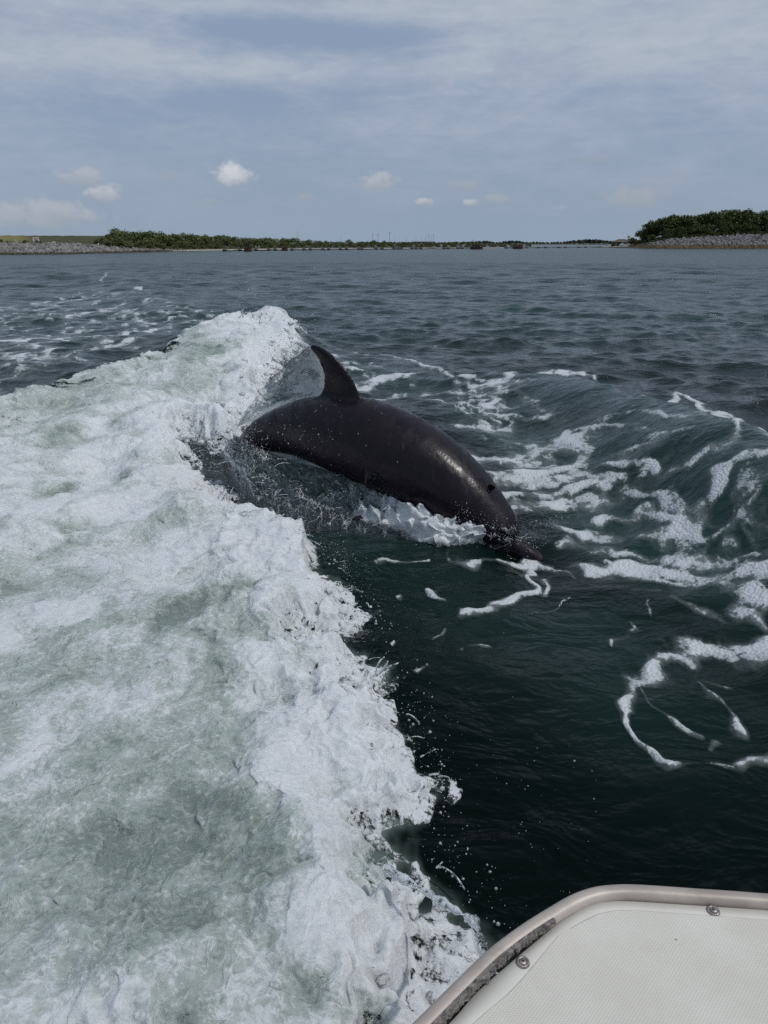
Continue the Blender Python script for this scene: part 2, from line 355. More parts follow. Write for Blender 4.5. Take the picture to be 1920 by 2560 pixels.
# lines and patches of lacy foam lying on the water: (pixels, height, half width in m, strength)
STROKES = [
    ([(800, 905), (850, 935), (880, 985)], .0, .12, .8), ([(860, 985), (960, 950), (1030, 935)], 0, .16, 1.0), ([(880, 1010), (1010, 985), (1100, 990)], 0, .12, .75),
    ([(900, 880), (1000, 900), (1150, 930), (1280, 955)], .05, .10, .8), ([(1150, 950), (1260, 955), (1340, 930), (1400, 926), (1485, 935)], .2, .10, 1.0),
    ([(1120, 985), (1220, 965), (1330, 950)], .1, .12, .72), ([(1080, 1020), (1180, 1035), (1300, 1050), (1350, 1050)], -.05, .07, .85),
    ([(1130, 1060), (1220, 1065)], -.05, .07, .8), ([(1160, 990), (1240, 980)], 0, .05, .8),
    ([(1600, 985), (1690, 990), (1780, 1030), (1850, 1060), (1930, 1110), (2000, 1140)], .36, .09, 1.0),
    ([(1500, 1070), (1600, 1040), (1720, 1035), (1800, 1050)], .2, .06, .75), ([(1440, 1100), (1530, 1080), (1650, 1075)], .1, .07, .8),
    ([(1640, 1050), (1650, 1110)], .2, .08, .7), ([(1550, 1140), (1650, 1110), (1700, 1080)], .1, .06, .75), ([(1740, 1150), (1800, 1110), (1900, 1080)], .2, .06, .8),
    ([(1790, 1240), (1820, 1180), (1870, 1150), (1930, 1130)], .1, .07, .9), ([(1690, 1160), (1760, 1140), (1810, 1110)], .15, .06, .8),
    ([(1190, 1150), (1300, 1140), (1400, 1120)], -.12, .25, 1.0), ([(1230, 1190), (1330, 1190), (1440, 1160)], -.12, .17, .9),
    ([(1230, 1235), (1330, 1235), (1450, 1215), (1530, 1205)], -.12, .07, .9), ([(1280, 1270), (1400, 1255), (1520, 1245)], -.12, .12, .9), ([(1330, 1215), (1420, 1200), (1480, 1225)], -.12, .10, .85),
    ([(1450, 1180), (1560, 1170), (1600, 1180)], -.08, .06, .8), ([(1590, 1165), (1650, 1160)], -.05, .06, .9), ([(1540, 1230), (1640, 1240), (1750, 1260)], -.08, .08, .9),
    ([(1500, 1290), (1620, 1280), (1740, 1290), (1760, 1250)], -.1, .07, .9), ([(1700, 1300), (1720, 1230)], -.08, .06, .8), ([(1850, 1290), (1930, 1240)], -.05, .05, .8),
    ([(1430, 1330), (1560, 1340), (1680, 1320)], -.12, .07, .85), ([(1680, 1310), (1780, 1320), (1860, 1305)], -.1, .06, .85),
    ([(1420, 1380), (1560, 1360), (1700, 1370), (1800, 1380)], -.12, .05, .75), ([(1550, 1375), (1700, 1385), (1830, 1390), (1930, 1370)], -.1, .06, .85),
    ([(1470, 1440), (1560, 1425), (1650, 1425), (1720, 1440), (1820, 1430), (1930, 1425)], -.12, .10, .95),
    ([(1600, 1440), (1700, 1465), (1800, 1455), (1890, 1490), (1940, 1530)], -.12, .07, .95), ([(1530, 1400), (1560, 1430)], -.12, .05, .8),
    ([(1590, 1490), (1640, 1500)], -.12, .04, .75), ([(1700, 1530), (1790, 1545), (1840, 1560)], -.12, .03, .6), ([(1890, 1540), (1930, 1560)], -.12, .05, .9),
    ([(1960, 1590), (1860, 1620), (1750, 1625), (1660, 1665), (1590, 1710), (1560, 1750)], -.12, .052, .92), ([(1560, 1750), (1540, 1810), (1560, 1850), (1620, 1890), (1680, 1895)], -.12, .03, .9),
    ([(1610, 1720), (1660, 1770), (1720, 1800)], -.12, .02, .75), ([(1745, 1715), (1790, 1760), (1790, 1790)], -.12, .03, .9), ([(1750, 1700), (1820, 1705)], -.12, .02, .7),
    ([(1840, 1900), (1890, 1870), (1950, 1850)], -.12, .035, 1.0), ([(1650, 1900), (1760, 1905), (1830, 1905)], -.12, .018, .7), ([(1760, 1820), (1755, 1850)], -.12, .02, .8),
    ([(1230, 1400), (1300, 1420), (1360, 1435), (1420, 1450)], -.15, .035, 1.0), ([(1310, 1420), (1300, 1470), (1240, 1500), (1150, 1525)], -.15, .035, 1.05),
    ([(1320, 1480), (1350, 1460)], -.15, .03, .8), ([(1240, 1400), (1200, 1400), (1120, 1390)], -.15, .03, .8), ([(1060, 1490), (1080, 1500), (1100, 1505)], -.15, .025, .9),
    ([(950, 1410), (1020, 1400), (1060, 1395)], -.15, .02, .9), ([(1060, 1700), (1090, 1685)], -.14, .016, .95), ([(1200, 1640), (1200, 1620), (1230, 1605)], -.14, .010, .9),
    ([(1120, 1590), (1150, 1565), (1140, 1580)], -.14, .009, .9), ([(1300, 1540), (1360, 1510), (1390, 1505)], -.14, .012, .8), ([(970, 1510), (990, 1500)], -.14, .015, .85),
    ([(980, 1615), (995, 1605)], -.14, .012, .9), ([(1520, 1630), (1560, 1610), (1590, 1600)], -.14, .016, .7), ([(1585, 1590), (1600, 1600)], -.14, .012, .8),
    ([(1640, 1570), (1645, 1540)], -.14, .012, .7),
    ([(0, 770), (120, 755), (260, 745)], .05, .22, .85), ([(30, 800), (160, 790), (300, 770)], .05, .25, .9), ([(300, 780), (420, 790), (520, 780)], .05, .18, .72),
    ([(0, 860), (140, 850), (300, 835), (420, 820)], .08, .18, .9), ([(100, 880), (220, 865), (350, 850)], .08, .16, .85), ([(0, 900), (120, 900), (200, 880)], .1, .18, .85),
    ([(340, 800), (380, 810)], .1, .22, .95), ([(440, 810), (560, 790)], .1, .2, .7), ([(335, 718), (375, 722)], .06, .18, .95), ([(250, 700), (290, 685)], .2, .2, .75),
    ([(0, 930), (60, 935), (160, 905)], .1, .14, .7), ([(640, 1130), (700, 1200)], -.02, .05, .4),
    ([(740, 845), (800, 890), (860, 900)], .1, .14, .8), ([(760, 900), (830, 920)], .05, .14, .85),
    ([(480, 1100), (540, 1120), (570, 1140)], -.02, .03, .6), ([(500, 1120), (560, 1135)], -.02, .025, .55),
]
_all = on_sea([q for P, z, w, s in STROKES for q in P]); STROKES_W = []; _k = 0
for P, z, w, s in STROKES: STROKES_W.append((_all[_k:_k + len(P)], w, s)); _k += len(P)
LACE_W = [tuple(q) for q in on_sea(((760, 880), (900, 895), (1050, 915), (1300, 945), (1500, 1010), (1700, 1030), (1960, 1110), (1990, 1600), (1850, 1560), (1600, 1480), (1450, 1400), (1380, 1330), (1250, 1160), (1050, 1000), (900, 970)))]
LACE2_W = [at_z(u, v, .05)[:2] for (u, v) in ((-300, 800), (0, 760), (250, 715), (520, 770), (600, 790), (500, 820), (300, 880), (0, 970), (-300, 1000))]
def foam_density(X, Y):
    wx = X + .10 * fbm(X * 1.7, Y * 1.1, 3, seed=70) + .03 * pn(X * 9, Y * 7, 74); wy = Y + .16 * fbm(X * 1.7, Y * 1.1, 3, seed=80) + .05 * pn(X * 9, Y * 7, 84)
    D = np.zeros(X.shape, np.float32); brk = fbm(X * 2.6, Y * 2.0, 3, seed=76)
    for P, w, s in STROKES_W:
        P = np.array(P); m = (X > P[:, 0].min() - 1.0) & (X < P[:, 0].max() + 1.0) & (Y > P[:, 1].min() - 1.8) & (Y < P[:, 1].max() + 1.8)
        if not m.any(): continue
        d, _, _ = seg_dist(wx[m], wy[m], P, 0.55)
        D[m] = np.maximum(D[m], s * np.exp(-(d / (w * .80 * (1 + .5 * brk[m]))) ** 2))
    la = sm(poly_sdf(X, Y, LACE_W), -.25, .35); lb = sm(poly_sdf(X, Y, LACE2_W), -.6, .8)
    # thin veins between the patches
    vx, vy = wx * 2.6 + .35 * pn(wx * 3, wy * 2, 90), wy * 1.5 + .35 * pn(wx * 3, wy * 2, 91)
    vein = np.maximum(1 - np.abs(pn(vx, vy, 92)) * 4.2, 1 - np.abs(pn(vx * 2.1, vy * 2.1, 95)) * 3.4)
    D = np.maximum(D, la * (.33 + .55 * np.clip(vein, 0, 1) * sm(pn(X * .9, Y * .6, 97), -.35, .5)))
    vein2 = 1 - np.abs(pn(wx * 1.3, wy * 1.1, 98)) * 3.4
    D = np.maximum(D, lb * (.30 + .45 * np.clip(vein2, 0, 1)))
    holes = fbm(X * 6.5, Y * 4.2, 3, seed=100)
    rag = fbm(wx * 4.4, wy * 2.9, 5, gain=.64, seed=110)
    D = D * .97 - .02 + .30 * rag * sm(D, .06, .40) - .16 * sm(pn(wx * 5.5, wy * 3.6, 116), .15, .5) * sm(D, .3, .6)
    return np.clip(D, 0, 1.3), np.maximum(la, lb * .7)

# ------------------------------------------------------------------ materials: water and foam
def foam_bits(T, P):
    """fine bubble relief shared by surface foam"""
    b1 = T.voro(P, 55.0); b2 = T.voro(P, 150.0); n = T.noise(P, 30.0, 5, 0.65)
    return b1, b2, n
def mat_water():
    m, T = material('sea_water'); P = T.pos()
    foam = T.attr('foam'); aer_light = T.attr('aer_light')
    r1 = T.noise(T.mapping(P, (1.0, 1.55, 1), rot=(0, 0, .25)), 2.3, 4, 0.6, 0.5)
    r2 = T.noise(T.mapping(P, (1.0, 1.5, 1), (3, 1, 0), (0, 0, -.2)), 8.5, 4, 0.6, 0.6)
    r3 = T.noise(T.mapping(P, (1.0, 1.4, 1), (7, 2, 0)), 30.0, 3, 0.55, 0.4)
    r0 = T.noise(T.mapping(P, (1.0, 1.7, 1), (7, 2, 0)), 0.55, 3, 0.55, 0.4)
    dist = T.new('ShaderNodeCameraData').outputs['View Distance'] if False else T.vmath('LENGTH', P)
    ln = T.new('ShaderNodeVectorMath', operation='LENGTH'); T.put(ln.inputs[0], P); rad = ln.outputs['Value']
    far = T.sstep(rad, 9.0, 45.0)
    h = T.math('ADD', T.math('MULTIPLY', r1, T.math('ADD', 0.05, T.math('MULTIPLY', far, 0.10))), T.math('MULTIPLY', r2, T.sstep(rad, 2.0, 6.0, 0.007, 0.015)))
    h = T.math('ADD', h, T.math('MULTIPLY', r3, T.sstep(rad, 2.0, 6.0, 0.0012, 0.0035)))
    h = T.math('ADD', h, T.math('MULTIPLY', r0, T.math('MULTIPLY', far, 0.22)))
    nrm = T.bump(h, 1.0, 1.0)
    col = T.mix(aer_light, (0.0008, 0.0033, 0.0025), (0.018, 0.049, 0.044))  # near-black base puts the boat's shade on nearby water into the colour
    col = T.mix(T.attr('milk'), col, (0.13, 0.175, 0.158))
    wat = T.princ(Base_Color=col, Roughness=T.sstep(rad, 6.0, 70.0, 0.05, 0.26), IOR=1.333, Specular_IOR_Level=T.sstep(rad, 1.8, 7.5, 0.10, 0.5), Normal=nrm)  # reflection weakened close to the boat, painted shade in place of its shadow
    b1, b2, n = foam_bits(T, P)
    d = T.math('ADD', foam, T.math('MULTIPLY', T.math('SUBTRACT', n, 0.5), 0.30))
    nc = T.new('ShaderNodeTexNoise'); T.put(nc.inputs['Vector'], P); nc.inputs['Scale'].default_value = 7.0; nc.inputs['Detail'].default_value = 4
    wv = T.new('ShaderNodeVectorMath', operation='SCALE'); T.l.new(nc.outputs[1], wv.inputs[0]); wv.inputs[3].default_value = 0.34
    PW = T.mapping(T.vmath('ADD', P, wv.outputs[0]), (1.0, 0.75, 1.0))
    c1 = T.voro(PW, 7.5); c2 = T.voro(PW, 19.0); c3 = T.voro(PW, 48.0)
    thr = T.new('ShaderNodeMapRange'); thr.inputs[1].default_value = .34; thr.inputs[2].default_value = .98; thr.inputs[3].default_value = .86; thr.inputs[4].default_value = .02; T.put(thr.inputs[0], d)
    l1 = T.sstep(T.math('SUBTRACT', c1, thr.outputs[0]), -.12, .20); l2 = T.sstep(T.math('SUBTRACT', c2, T.math('MULTIPLY', thr.outputs[0], .8)), -.08, .12)
    l3 = T.sstep(T.math('SUBTRACT', c3, T.math('MULTIPLY', thr.outputs[0], .55)), -.10, .14)
    a = T.math('MULTIPLY', T.math('MULTIPLY', l1, T.math('ADD', T.math('MULTIPLY', l2, .75), .25)), T.math('ADD', T.math('MULTIPLY', l3, .6), .4))
    a = T.math('MULTIPLY', a, T.sstep(d, .30, .62))
    fine = T.sstep(T.math('ADD', b2, T.math('MULTIPLY', n, .25)), 0.18, 0.42, 0.62, 1.0)
    fc = T.mix(T.sstep(d, 0.5, 1.0), (0.30, 0.345, 0.345), (0.57, 0.60, 0.62))
    fcm = T.new('ShaderNodeVectorMath', operation='SCALE'); T.put(fcm.inputs[0], fc); T.put(fcm.inputs[3], fine)
    fb = T.bump(T.math('ADD', T.math('MULTIPLY', n, 0.5), T.math('MULTIPLY', b1, -0.5)), 0.7, 0.02)
    fo = T.princ(Base_Color=fcm.outputs[0], Roughness=0.45, Specular_IOR_Level=0.3, Normal=fb)
    # thin scum: pale, half seen through
    thin = T.math('MULTIPLY', T.sstep(d, 0.22, 0.85), 0.32)
    T.out(T.mixs(T.math('MAXIMUM', T.math('MULTIPLY', a, 0.96), thin), wat, fo))
    return m
def mat_foam():
    m, T = material('white_water'); P = T.pos()
    white = T.attr('white'); cover = T.attr('cover')
    n0 = T.noise(P, 5.0, 6, 0.62, 1.2); n1 = T.noise(P, 17.0, 6, 0.66, 0.9); n2 = T.noise(P, 70.0, 5, 0.72, 0.3); b2 = T.voro(P, 130.0)
    ce = lambda x, k: T.math('MULTIPLY', T.math('SUBTRACT', x, 0.5), k)
    v = T.math('ADD', T.math('ADD', white, ce(n0, 0.80)), T.math('ADD', ce(n1, 0.95), ce(n2, 0.95)))
    fl = T.noise(T.vmath('ADD', P, (3.1, 1.7, 0.2)), 11.0, 4, 0.6, 1.6); fil_glint = T.sstep(T.math('ABSOLUTE', T.math('SUBTRACT', fl, 0.5)), 0.035, 0.0)
    bub = T.voro(T.mapping(P, (1, 1, 1), (.3, .2, .1)), 34.0); bb = T.sstep(bub, 0.42, 0.10)
    v = T.math('ADD', v, T.math('ADD', T.math('MULTIPLY', fil_glint, 0.30), T.math('MULTIPLY', T.math('SUBTRACT', bb, .35), 0.22)))  # thin filaments paint bright glinting edges into the foam colour
    c = T.mix(T.sstep(v, -0.30, 0.22), (0.215, 0.260, 0.240), (0.370, 0.428, 0.400))
    c = T.mix(T.sstep(v, 0.12, 0.80), c, (0.68, 0.71, 0.73))
    pit = T.math('MULTIPLY', T.sstep(b2, 0.20, 0.05), T.sstep(n1, 0.50, 0.64))
    c = T.mix(T.math('MULTIPLY', pit, 0.45), c, (0.10, 0.13, 0.12))
    h = T.math('ADD', T.math('MULTIPLY', n2, 0.014), T.math('ADD', T.math('MULTIPLY', b2, -0.0035), T.math('MULTIPLY', n1, 0.012)))
    h = T.math('ADD', h, T.math('ADD', T.math('MULTIPLY', bb, 0.0045), T.math('MULTIPLY', fil_glint, 0.004)))
    nb = T.bump(h, 0.75, 1.0)
    spark = T.bump(T.math('ADD', T.math('MULTIPLY', T.noise(P, 160.0, 3, 0.7), 1.4), T.math('MULTIPLY', n1, 0.9)), 1.0, 0.07)
    s = T.princ(Base_Color=c, Roughness=0.55, Specular_IOR_Level=0.15, Normal=nb, Coat_Weight=T.sstep(n1, .46, .60, .1, 1.0), Coat_Roughness=0.09, Coat_IOR=1.33, Coat_Normal=spark,
                Subsurface_Weight=0.75, Subsurface_Radius=(1.0, 1.0, 0.95), Subsurface_Scale=0.045)
    hole = T.sstep(T.math('ADD', cover, T.math('ADD', ce(n1, 1.5), ce(n2, 0.9))), 0.30, 0.52)
    T.out(T.mixs(hole, T.new('ShaderNodeBsdfTransparent').outputs[0], s))
    return m
M_WATER = mat_water(); M_FOAM = mat_foam()

# ------------------------------------------------------------------ sea surface: one sheet, rings round the boat, out to the horizon
def rings(spec):
    r = [spec[0]]
    while r[-1] < spec[1]:
        r.append(r[-1] + spec[2](r[-1]))
    return np.array(r)
def build_sea():
    def dr(r):
        if r < 14: return max(0.012, min(r * r / 850, 0.031))
        if r < 70: return 0.031 + (r - 14) * 0.0075
        return r * 0.035
    R = rings((0.55, 9000, dr)); R = np.concatenate([[0.02, 0.3], R])
    A = np.concatenate([np.radians(np.linspace(-180, -46, 30, endpoint=False)), np.radians(np.linspace(-46, -38, 16, endpoint=False)),
                        np.radians(np.linspace(-38, 38, 600, endpoint=False)), np.radians(np.linspace(38, 46, 16, endpoint=False)), np.radians(np.linspace(46, 180, 30, endpoint=False))])
    nr, na = len(R), len(A)
    RR, AA = np.meshgrid(R, A, indexing='ij')
    X = (RR * np.sin(AA)).ravel().astype(np.float32); Y = (RR * np.cos(AA)).ravel().astype(np.float32)
    spacing = np.maximum(np.gradient(R)[:, None] * np.ones(na)[None, :], RR * 0.0021).ravel()
    D = np.zeros_like(X); ae = np.zeros_like(X); H = np.zeros_like(X)
    near = (RR.ravel() < 40)
    H[near] = base_height(X[near], Y[near])
    D[near], la = foam_density(X[near], Y[near])
    s = np.full(X.shape, -9, np.float32); s[near] = poly_sdf(X[near], Y[near], FOAM_W)
    # smooth in the trough beside the wake, choppy outside it
    d, _, _ = seg_dist(X, Y, TR); calm = 1 - .72 * np.exp(-(d / 0.9) ** 2); calm *= 1 - .5 * sm(s, -.3, .3)
    boat = np.exp(-(((X - 0.9) / 1.2) ** 2 + ((Y - 1.3) / 1.0) ** 2)); calm *= 1 - .5 * boat; d2, p2, _ = seg_dist(X, Y, R2w); calm *= 1 - .6 * np.exp(-(d2 / .9) ** 2) * sm(p2, 1.5, 3.5)
    dx, dy, dz = chop(X, Y, spacing, calm)
    rip = .010 * fbm(X * 3.2, Y * 4.0, 3, seed=120) * sm(spacing, .09, .04)
    H += dz + rip * (.4 + .6 * calm) + .012 * sm(D, .4, .9) * sm(spacing, .2, .05)
    d2, p2, _ = seg_dist(X, Y, R2w)
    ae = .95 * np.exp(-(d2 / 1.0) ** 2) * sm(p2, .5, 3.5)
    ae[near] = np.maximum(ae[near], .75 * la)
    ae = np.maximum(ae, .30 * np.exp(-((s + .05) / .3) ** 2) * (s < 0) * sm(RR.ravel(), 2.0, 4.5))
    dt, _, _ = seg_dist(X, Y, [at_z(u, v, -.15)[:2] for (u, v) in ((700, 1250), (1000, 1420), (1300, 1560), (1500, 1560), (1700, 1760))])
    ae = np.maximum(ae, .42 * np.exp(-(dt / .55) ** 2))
    ae = np.maximum(ae, .88 * sm(RR.ravel(), 5, 20)) * (.8 + .35 * pn(X * 1.2, Y * 1.2, 130))  # far water lightened in its colour to stand for reflected sky
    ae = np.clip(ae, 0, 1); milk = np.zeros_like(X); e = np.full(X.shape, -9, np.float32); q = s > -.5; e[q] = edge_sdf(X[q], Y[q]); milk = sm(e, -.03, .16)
    H[s > .25] -= .12
    V = np.stack([X + dx, Y + dy, H], 1)
    i = np.arange(nr - 1)[:, None] * na; j = np.arange(na)[None, :]; j2 = (j + 1) % na
    Fq = np.stack([(i + j).ravel(), (i + na + j).ravel(), (i + na + j2).ravel(), (i + j2).ravel()], 1)
    Fq = Fq[:, ::-1] * 1
    o = mesh_from('sea_water', V, Fq[:, ::-1].copy()[:, ::-1], (M_WATER,), True, None, {'foam': D, 'aer_light': ae, 'milk': milk})
    tag(o, kind='structure'); o['label'] = 'dark green choppy sea water streaked with lacy white foam'
    return o
SEA = build_sea()

# ------------------------------------------------------------------ the churned white water of the wake
def icosphere(sub):
    t = (1 + 5 ** .5) / 2
    v = [(-1, t, 0), (1, t, 0), (-1, -t, 0), (1, -t, 0), (0, -1, t), (0, 1, t), (0, -1, -t), (0, 1, -t), (t, 0, -1), (t, 0, 1), (-t, 0, -1), (-t, 0, 1)]
    f = [(0, 11, 5), (0, 5, 1), (0, 1, 7), (0, 7, 10), (0, 10, 11), (1, 5, 9), (5, 11, 4), (11, 10, 2), (10, 7, 6), (7, 1, 8), (3, 9, 4), (3, 4, 2), (3, 2, 6), (3, 6, 8), (3, 8, 9), (4, 9, 5), (2, 4, 11), (6, 2, 10), (8, 6, 7), (9, 8, 1)]
    v = [np.array(p) / np.linalg.norm(p) for p in v]
    for _ in range(sub):
        mid = {}; nf = []
        def md(a, b):
            k = (min(a, b), max(a, b))
            if k not in mid:
                q = v[a] + v[b]; v.append(q / np.linalg.norm(q)); mid[k] = len(v) - 1
            return mid[k]
        for a, b, c in f:
            x, y, z = md(a, b), md(b, c), md(c, a); nf += [(a, x, z), (b, y, x), (c, z, y), (x, y, z)]
        f = nf
    return np.array(v, np.float32), np.array(f, np.int32)
ICO0, ICO1, ICO2 = icosphere(0), icosphere(1), icosphere(2)

POOLS = [at_z(u, v, .08) for u, v in ((150, 1100), (215, 1330), (225, 1290), (270, 1170), (310, 1060), (545, 945), (450, 1555), (590, 1490), (745, 1640), (770, 1710), (815, 2350), (690, 1730), (550, 1010), (120, 1230), (430, 1130), (900, 2010), (640, 1600), (930, 2390), (830, 1900))]
def foam_height(X, Y, s):
    """lift of the white water over the sea: soft heaps, small boil on top"""
    wx = X + .14 * fbm(X * 1.5, Y * 1.5, 3, seed=140); wy = Y + .14 * fbm(X * 1.5, Y * 1.5, 3, seed=150)
    def rnd(k, sd): return np.abs(pn(wx * k, wy * k, sd)) * 2 - .5
    big = .095 * pn(wx * 1.1, wy * .9, 160) + .052 * pn(wx * 2.3, wy * 2.0, 161) + .010 * rnd(2.9, 162)
    mid = .013 * pn(wx * 5.2, wy * 4.6, 163) + .003 * rnd(8.5, 165) + .006 * pn(wx * 9.7, wy * 8.8, 171)
    fin = .0045 * pn(wx * 18, wy * 18, 167) + .0040 * pn(wx * 36, wy * 36, 169) + .0030 * pn(wx * 71, wy * 71, 170)
    g = sm(poly_sdf(X, Y, GREEN_W), -.15, .25)
    amp = (1 - .30 * g) * (1 + .05 * Y)
    env = sm(s, -.02, .30)
    lift = .04 + .09 * np.exp(-((s - .32) / .28) ** 2) + .05
    pool = np.zeros(X.shape, np.float32)
    for q in POOLS: pool = np.maximum(pool, np.exp(-(((wx - q[0]) / (.055 + .012 * q[1])) ** 2 + ((wy - q[1]) / (.07 + .02 * q[1])) ** 2)))
    z = lift * env + (big * (.35 + .65 * env) + mid + fin) * amp * sm(s, -.10, .22) - .045 * pool
    return z, g, pool
def build_foam():
    def dr(r): return max(0.0062, min(r * r / 900, 0.024)) if r < 9 else .024 + (r - 9) * .006
    R = rings((0.75, 15.5, dr))
    A = np.radians(np.linspace(-50, 14, 560))
    nr, na = len(R), len(A)
    RR, AA = np.meshgrid(R, A, indexing='ij')
    X = (RR * np.sin(AA)).ravel().astype(np.float32); Y = (RR * np.cos(AA)).ravel().astype(np.float32)
    raw = poly_sdf(X, Y, FOAM_W)
    keep = raw > -.35
    idx = np.full(X.shape, -1, np.int64); idx[keep] = np.arange(keep.sum())
    X0, Y0 = X[keep], Y[keep]
    s = edge_sdf(X0, Y0)
    H = base_height(X0, Y0)
    z, g, pool = foam_height(X0, Y0, s)
    z = H + z - .16 * sm(-s, .0, .12)
    k = sm(s, -.05, .1)
    X1 = X0 + k * (.035 * pn(X0 * 6, Y0 * 6, 180) + .016 * pn(X0 * 17, Y0 * 17, 181) + .006 * pn(X0 * 45, Y0 * 45, 185))
    Y1 = Y0 + k * (.035 * pn(X0 * 6, Y0 * 6, 182) + .016 * pn(X0 * 17, Y0 * 17, 183) + .006 * pn(X0 * 45, Y0 * 45, 186))
    gr = sm(poly_sdf(X0, Y0, GREY_W), -.2, .3)
    vx = X0 + .22 * fbm(X0 * 1.3, Y0 * 1.3, 3, seed=230); vy = Y0 + .22 * fbm(X0 * 1.3, Y0 * 1.3, 3, seed=233)
    cloud = fbm(vx * 1.5, vy * 1.2, 4, seed=190); c2 = fbm(vx * 5.5, vy * 4.6, 4, seed=193)
    w = .67 + (.30 + .22 * g) * cloud + .24 * c2 - .46 * g - .42 * gr - .55 * pool
    w -= .26 * sm(pn(vx * 3.4, vy * 3.0, 199), .30, .6) * (1 - .6 * g)
    w += .16 * sm(1 - np.abs(pn(vx * 3.8, vy * 3.2, 201)) * 6, .2, 1) * (.4 + .6 * g)  # pale veins: rim light on glassy ridges put into the whiteness
    w += .24 * np.exp(-((s - .24) / .20) ** 2)
    cover = .40 + s * 1.85 - gr * (.30 + .75 * sm(fbm(vx * 1.1, vy * 2.2, 3, seed=240), -.25, .45)) - .18 * pool + .20 * c2 + .12 * pn(vx * 22, vy * 17, 204)
    jj = np.arange(nr - 1)[:, None] * na; j = np.arange(na - 1)[None, :]
    Fq = np.stack([(jj + j).ravel(), (jj + na + j).ravel(), (jj + na + j + 1).ravel(), (jj + j + 1).ravel()], 1)
    Fq = idx[Fq]; Fq = Fq[(Fq >= 0).all(1)]
    Fq = Fq[:, ::-1]
    V = [np.stack([X1, Y1, z], 1)]; Wt = [w]; Cv = [cover]; Q = [Fq]
    # tumbling lumps thrown up along the breaking edge
    r2 = np.random.default_rng(33); bv, bf = ICO2; off = len(X1)
    tri = []
    E = np.array(FOAM_W[1:36])
    seg = np.linalg.norm(np.diff(E, axis=0), axis=1); cs = np.concatenate([[0], np.cumsum(seg)])
    for i in range(170):
        t = r2.uniform(0, cs[-1]); q = np.array([np.interp(t, cs, E[:, 0]), np.interp(t, cs, E[:, 1])])
        nrm = r2.normal(0, 1, 2); p = q + nrm * np.array([.10, .12]) + np.array([-.10, 0])
        px, py = np.array([p[0]], np.float32), np.array([p[1]], np.float32)
        s1 = edge_sdf(px, py)[0]
        if s1 < -.06 or s1 > .45: continue
        zz = base_height(px, py)[0] + foam_height(px, py, np.array([s1], np.float32))[0][0]
        rad = r2.uniform(.006, .018) * (1 + .08 * p[1])
        sc = np.array([r2.uniform(.8, 1.7), r2.uniform(.8, 1.7), r2.uniform(.6, 1.1)]) * rad
        pts = bv * sc; dn = 1 + .28 * pn(bv[:, 0] * 2.3 + i, bv[:, 1] * 2.3 + bv[:, 2], 210) + .16 * pn(bv[:, 0] * 5 + i, bv[:, 2] * 5, 211)
        pts = pts * dn[:, None] + np.array([p[0], p[1], zz + rad * r2.uniform(-.5, .35)])
        V.append(pts); Wt.append(np.full(len(pts), r2.uniform(.55, .85))); Cv.append(np.full(len(pts), r2.uniform(.45, .75))); tri.append(bf + off); off += len(pts)
    tri = np.concatenate(tri); tri4 = None
    V = np.concatenate(V); Wt = np.concatenate(Wt)
    me_faces = [Fq, tri]
    # polygons of two sizes in one mesh
    me = bpy.data.meshes.new('wake_foam'); me.vertices.add(len(V)); me.vertices.foreach_set('co', V.astype(np.float32).ravel())
    loops = np.concatenate([Fq.ravel(), tri.ravel()]).astype(np.int32)
    starts = np.concatenate([np.arange(0, Fq.size, 4), Fq.size + np.arange(0, tri.size, 3)]).astype(np.int32)
    me.loops.add(len(loops)); me.loops.foreach_set('vertex_index', loops)
    me.polygons.add(len(starts)); me.polygons.foreach_set('loop_start', starts); me.update(calc_edges=True)
    me.polygons.foreach_set('use_smooth', np.ones(len(starts), bool)); me.materials.append(M_FOAM)
    a = me.attributes.new('white', 'FLOAT', 'POINT'); a.data.foreach_set('value', Wt.astype(np.float32))
    a = me.attributes.new('cover', 'FLOAT', 'POINT'); a.data.foreach_set('value', np.concatenate(Cv).astype(np.float32))
    o = bpy.data.objects.new('wake_foam', me); COL.objects.link(o)
    tag(o, 'churned white and pale green foam of the boat wake', kind='stuff')
    return o
FOAM = build_foam()
# ------------------------------------------------------------------ simple materials
def plain(name, col, rough=0.6, metal=0.0, var=0.25, scale=8.0, bump=0.0, spec=0.4, coat=0.0):
    m, T = material(name); P = T.obj()
    n = T.noise(P, scale, 5, 0.6)
    lo = tuple(c * (1 - var) for c in col); hi = tuple(min(1, c * (1 + var)) for c in col)
    c = T.mix(T.sstep(n, 0.3, 0.7), lo, hi)
    nb = T.bump(n, bump, 0.02) if bump else None
    T.out(T.princ(Base_Color=c, Roughness=rough, Metallic=metal, Specular_IOR_Level=spec, Normal=nb, Coat_Weight=coat))
    return m
def mat_clear(name, rough=0.02):
    m, T = material(name); P = T.pos()
    nb = T.bump(T.math('ADD', T.noise(P, 45.0, 3, 0.6, 0.5), T.math('MULTIPLY', T.noise(P, 14.0, 3, 0.6, 0.8), 2.0)), 0.6, 0.02)
    T.out(T.princ(Base_Color=(0.86, 0.93, 0.91), Roughness=rough, IOR=1.33, Transmission_Weight=1.0, Normal=nb))
    return m
def mat_drop():
    m, T = material('spray_drop')
    T.out(T.princ(Base_Color=(0.66, 0.70, 0.72), Roughness=0.10, IOR=1.33, Transmission_Weight=0.55, Specular_IOR_Level=0.6, Coat_Weight=0.6, Coat_Roughness=0.03))
    return m
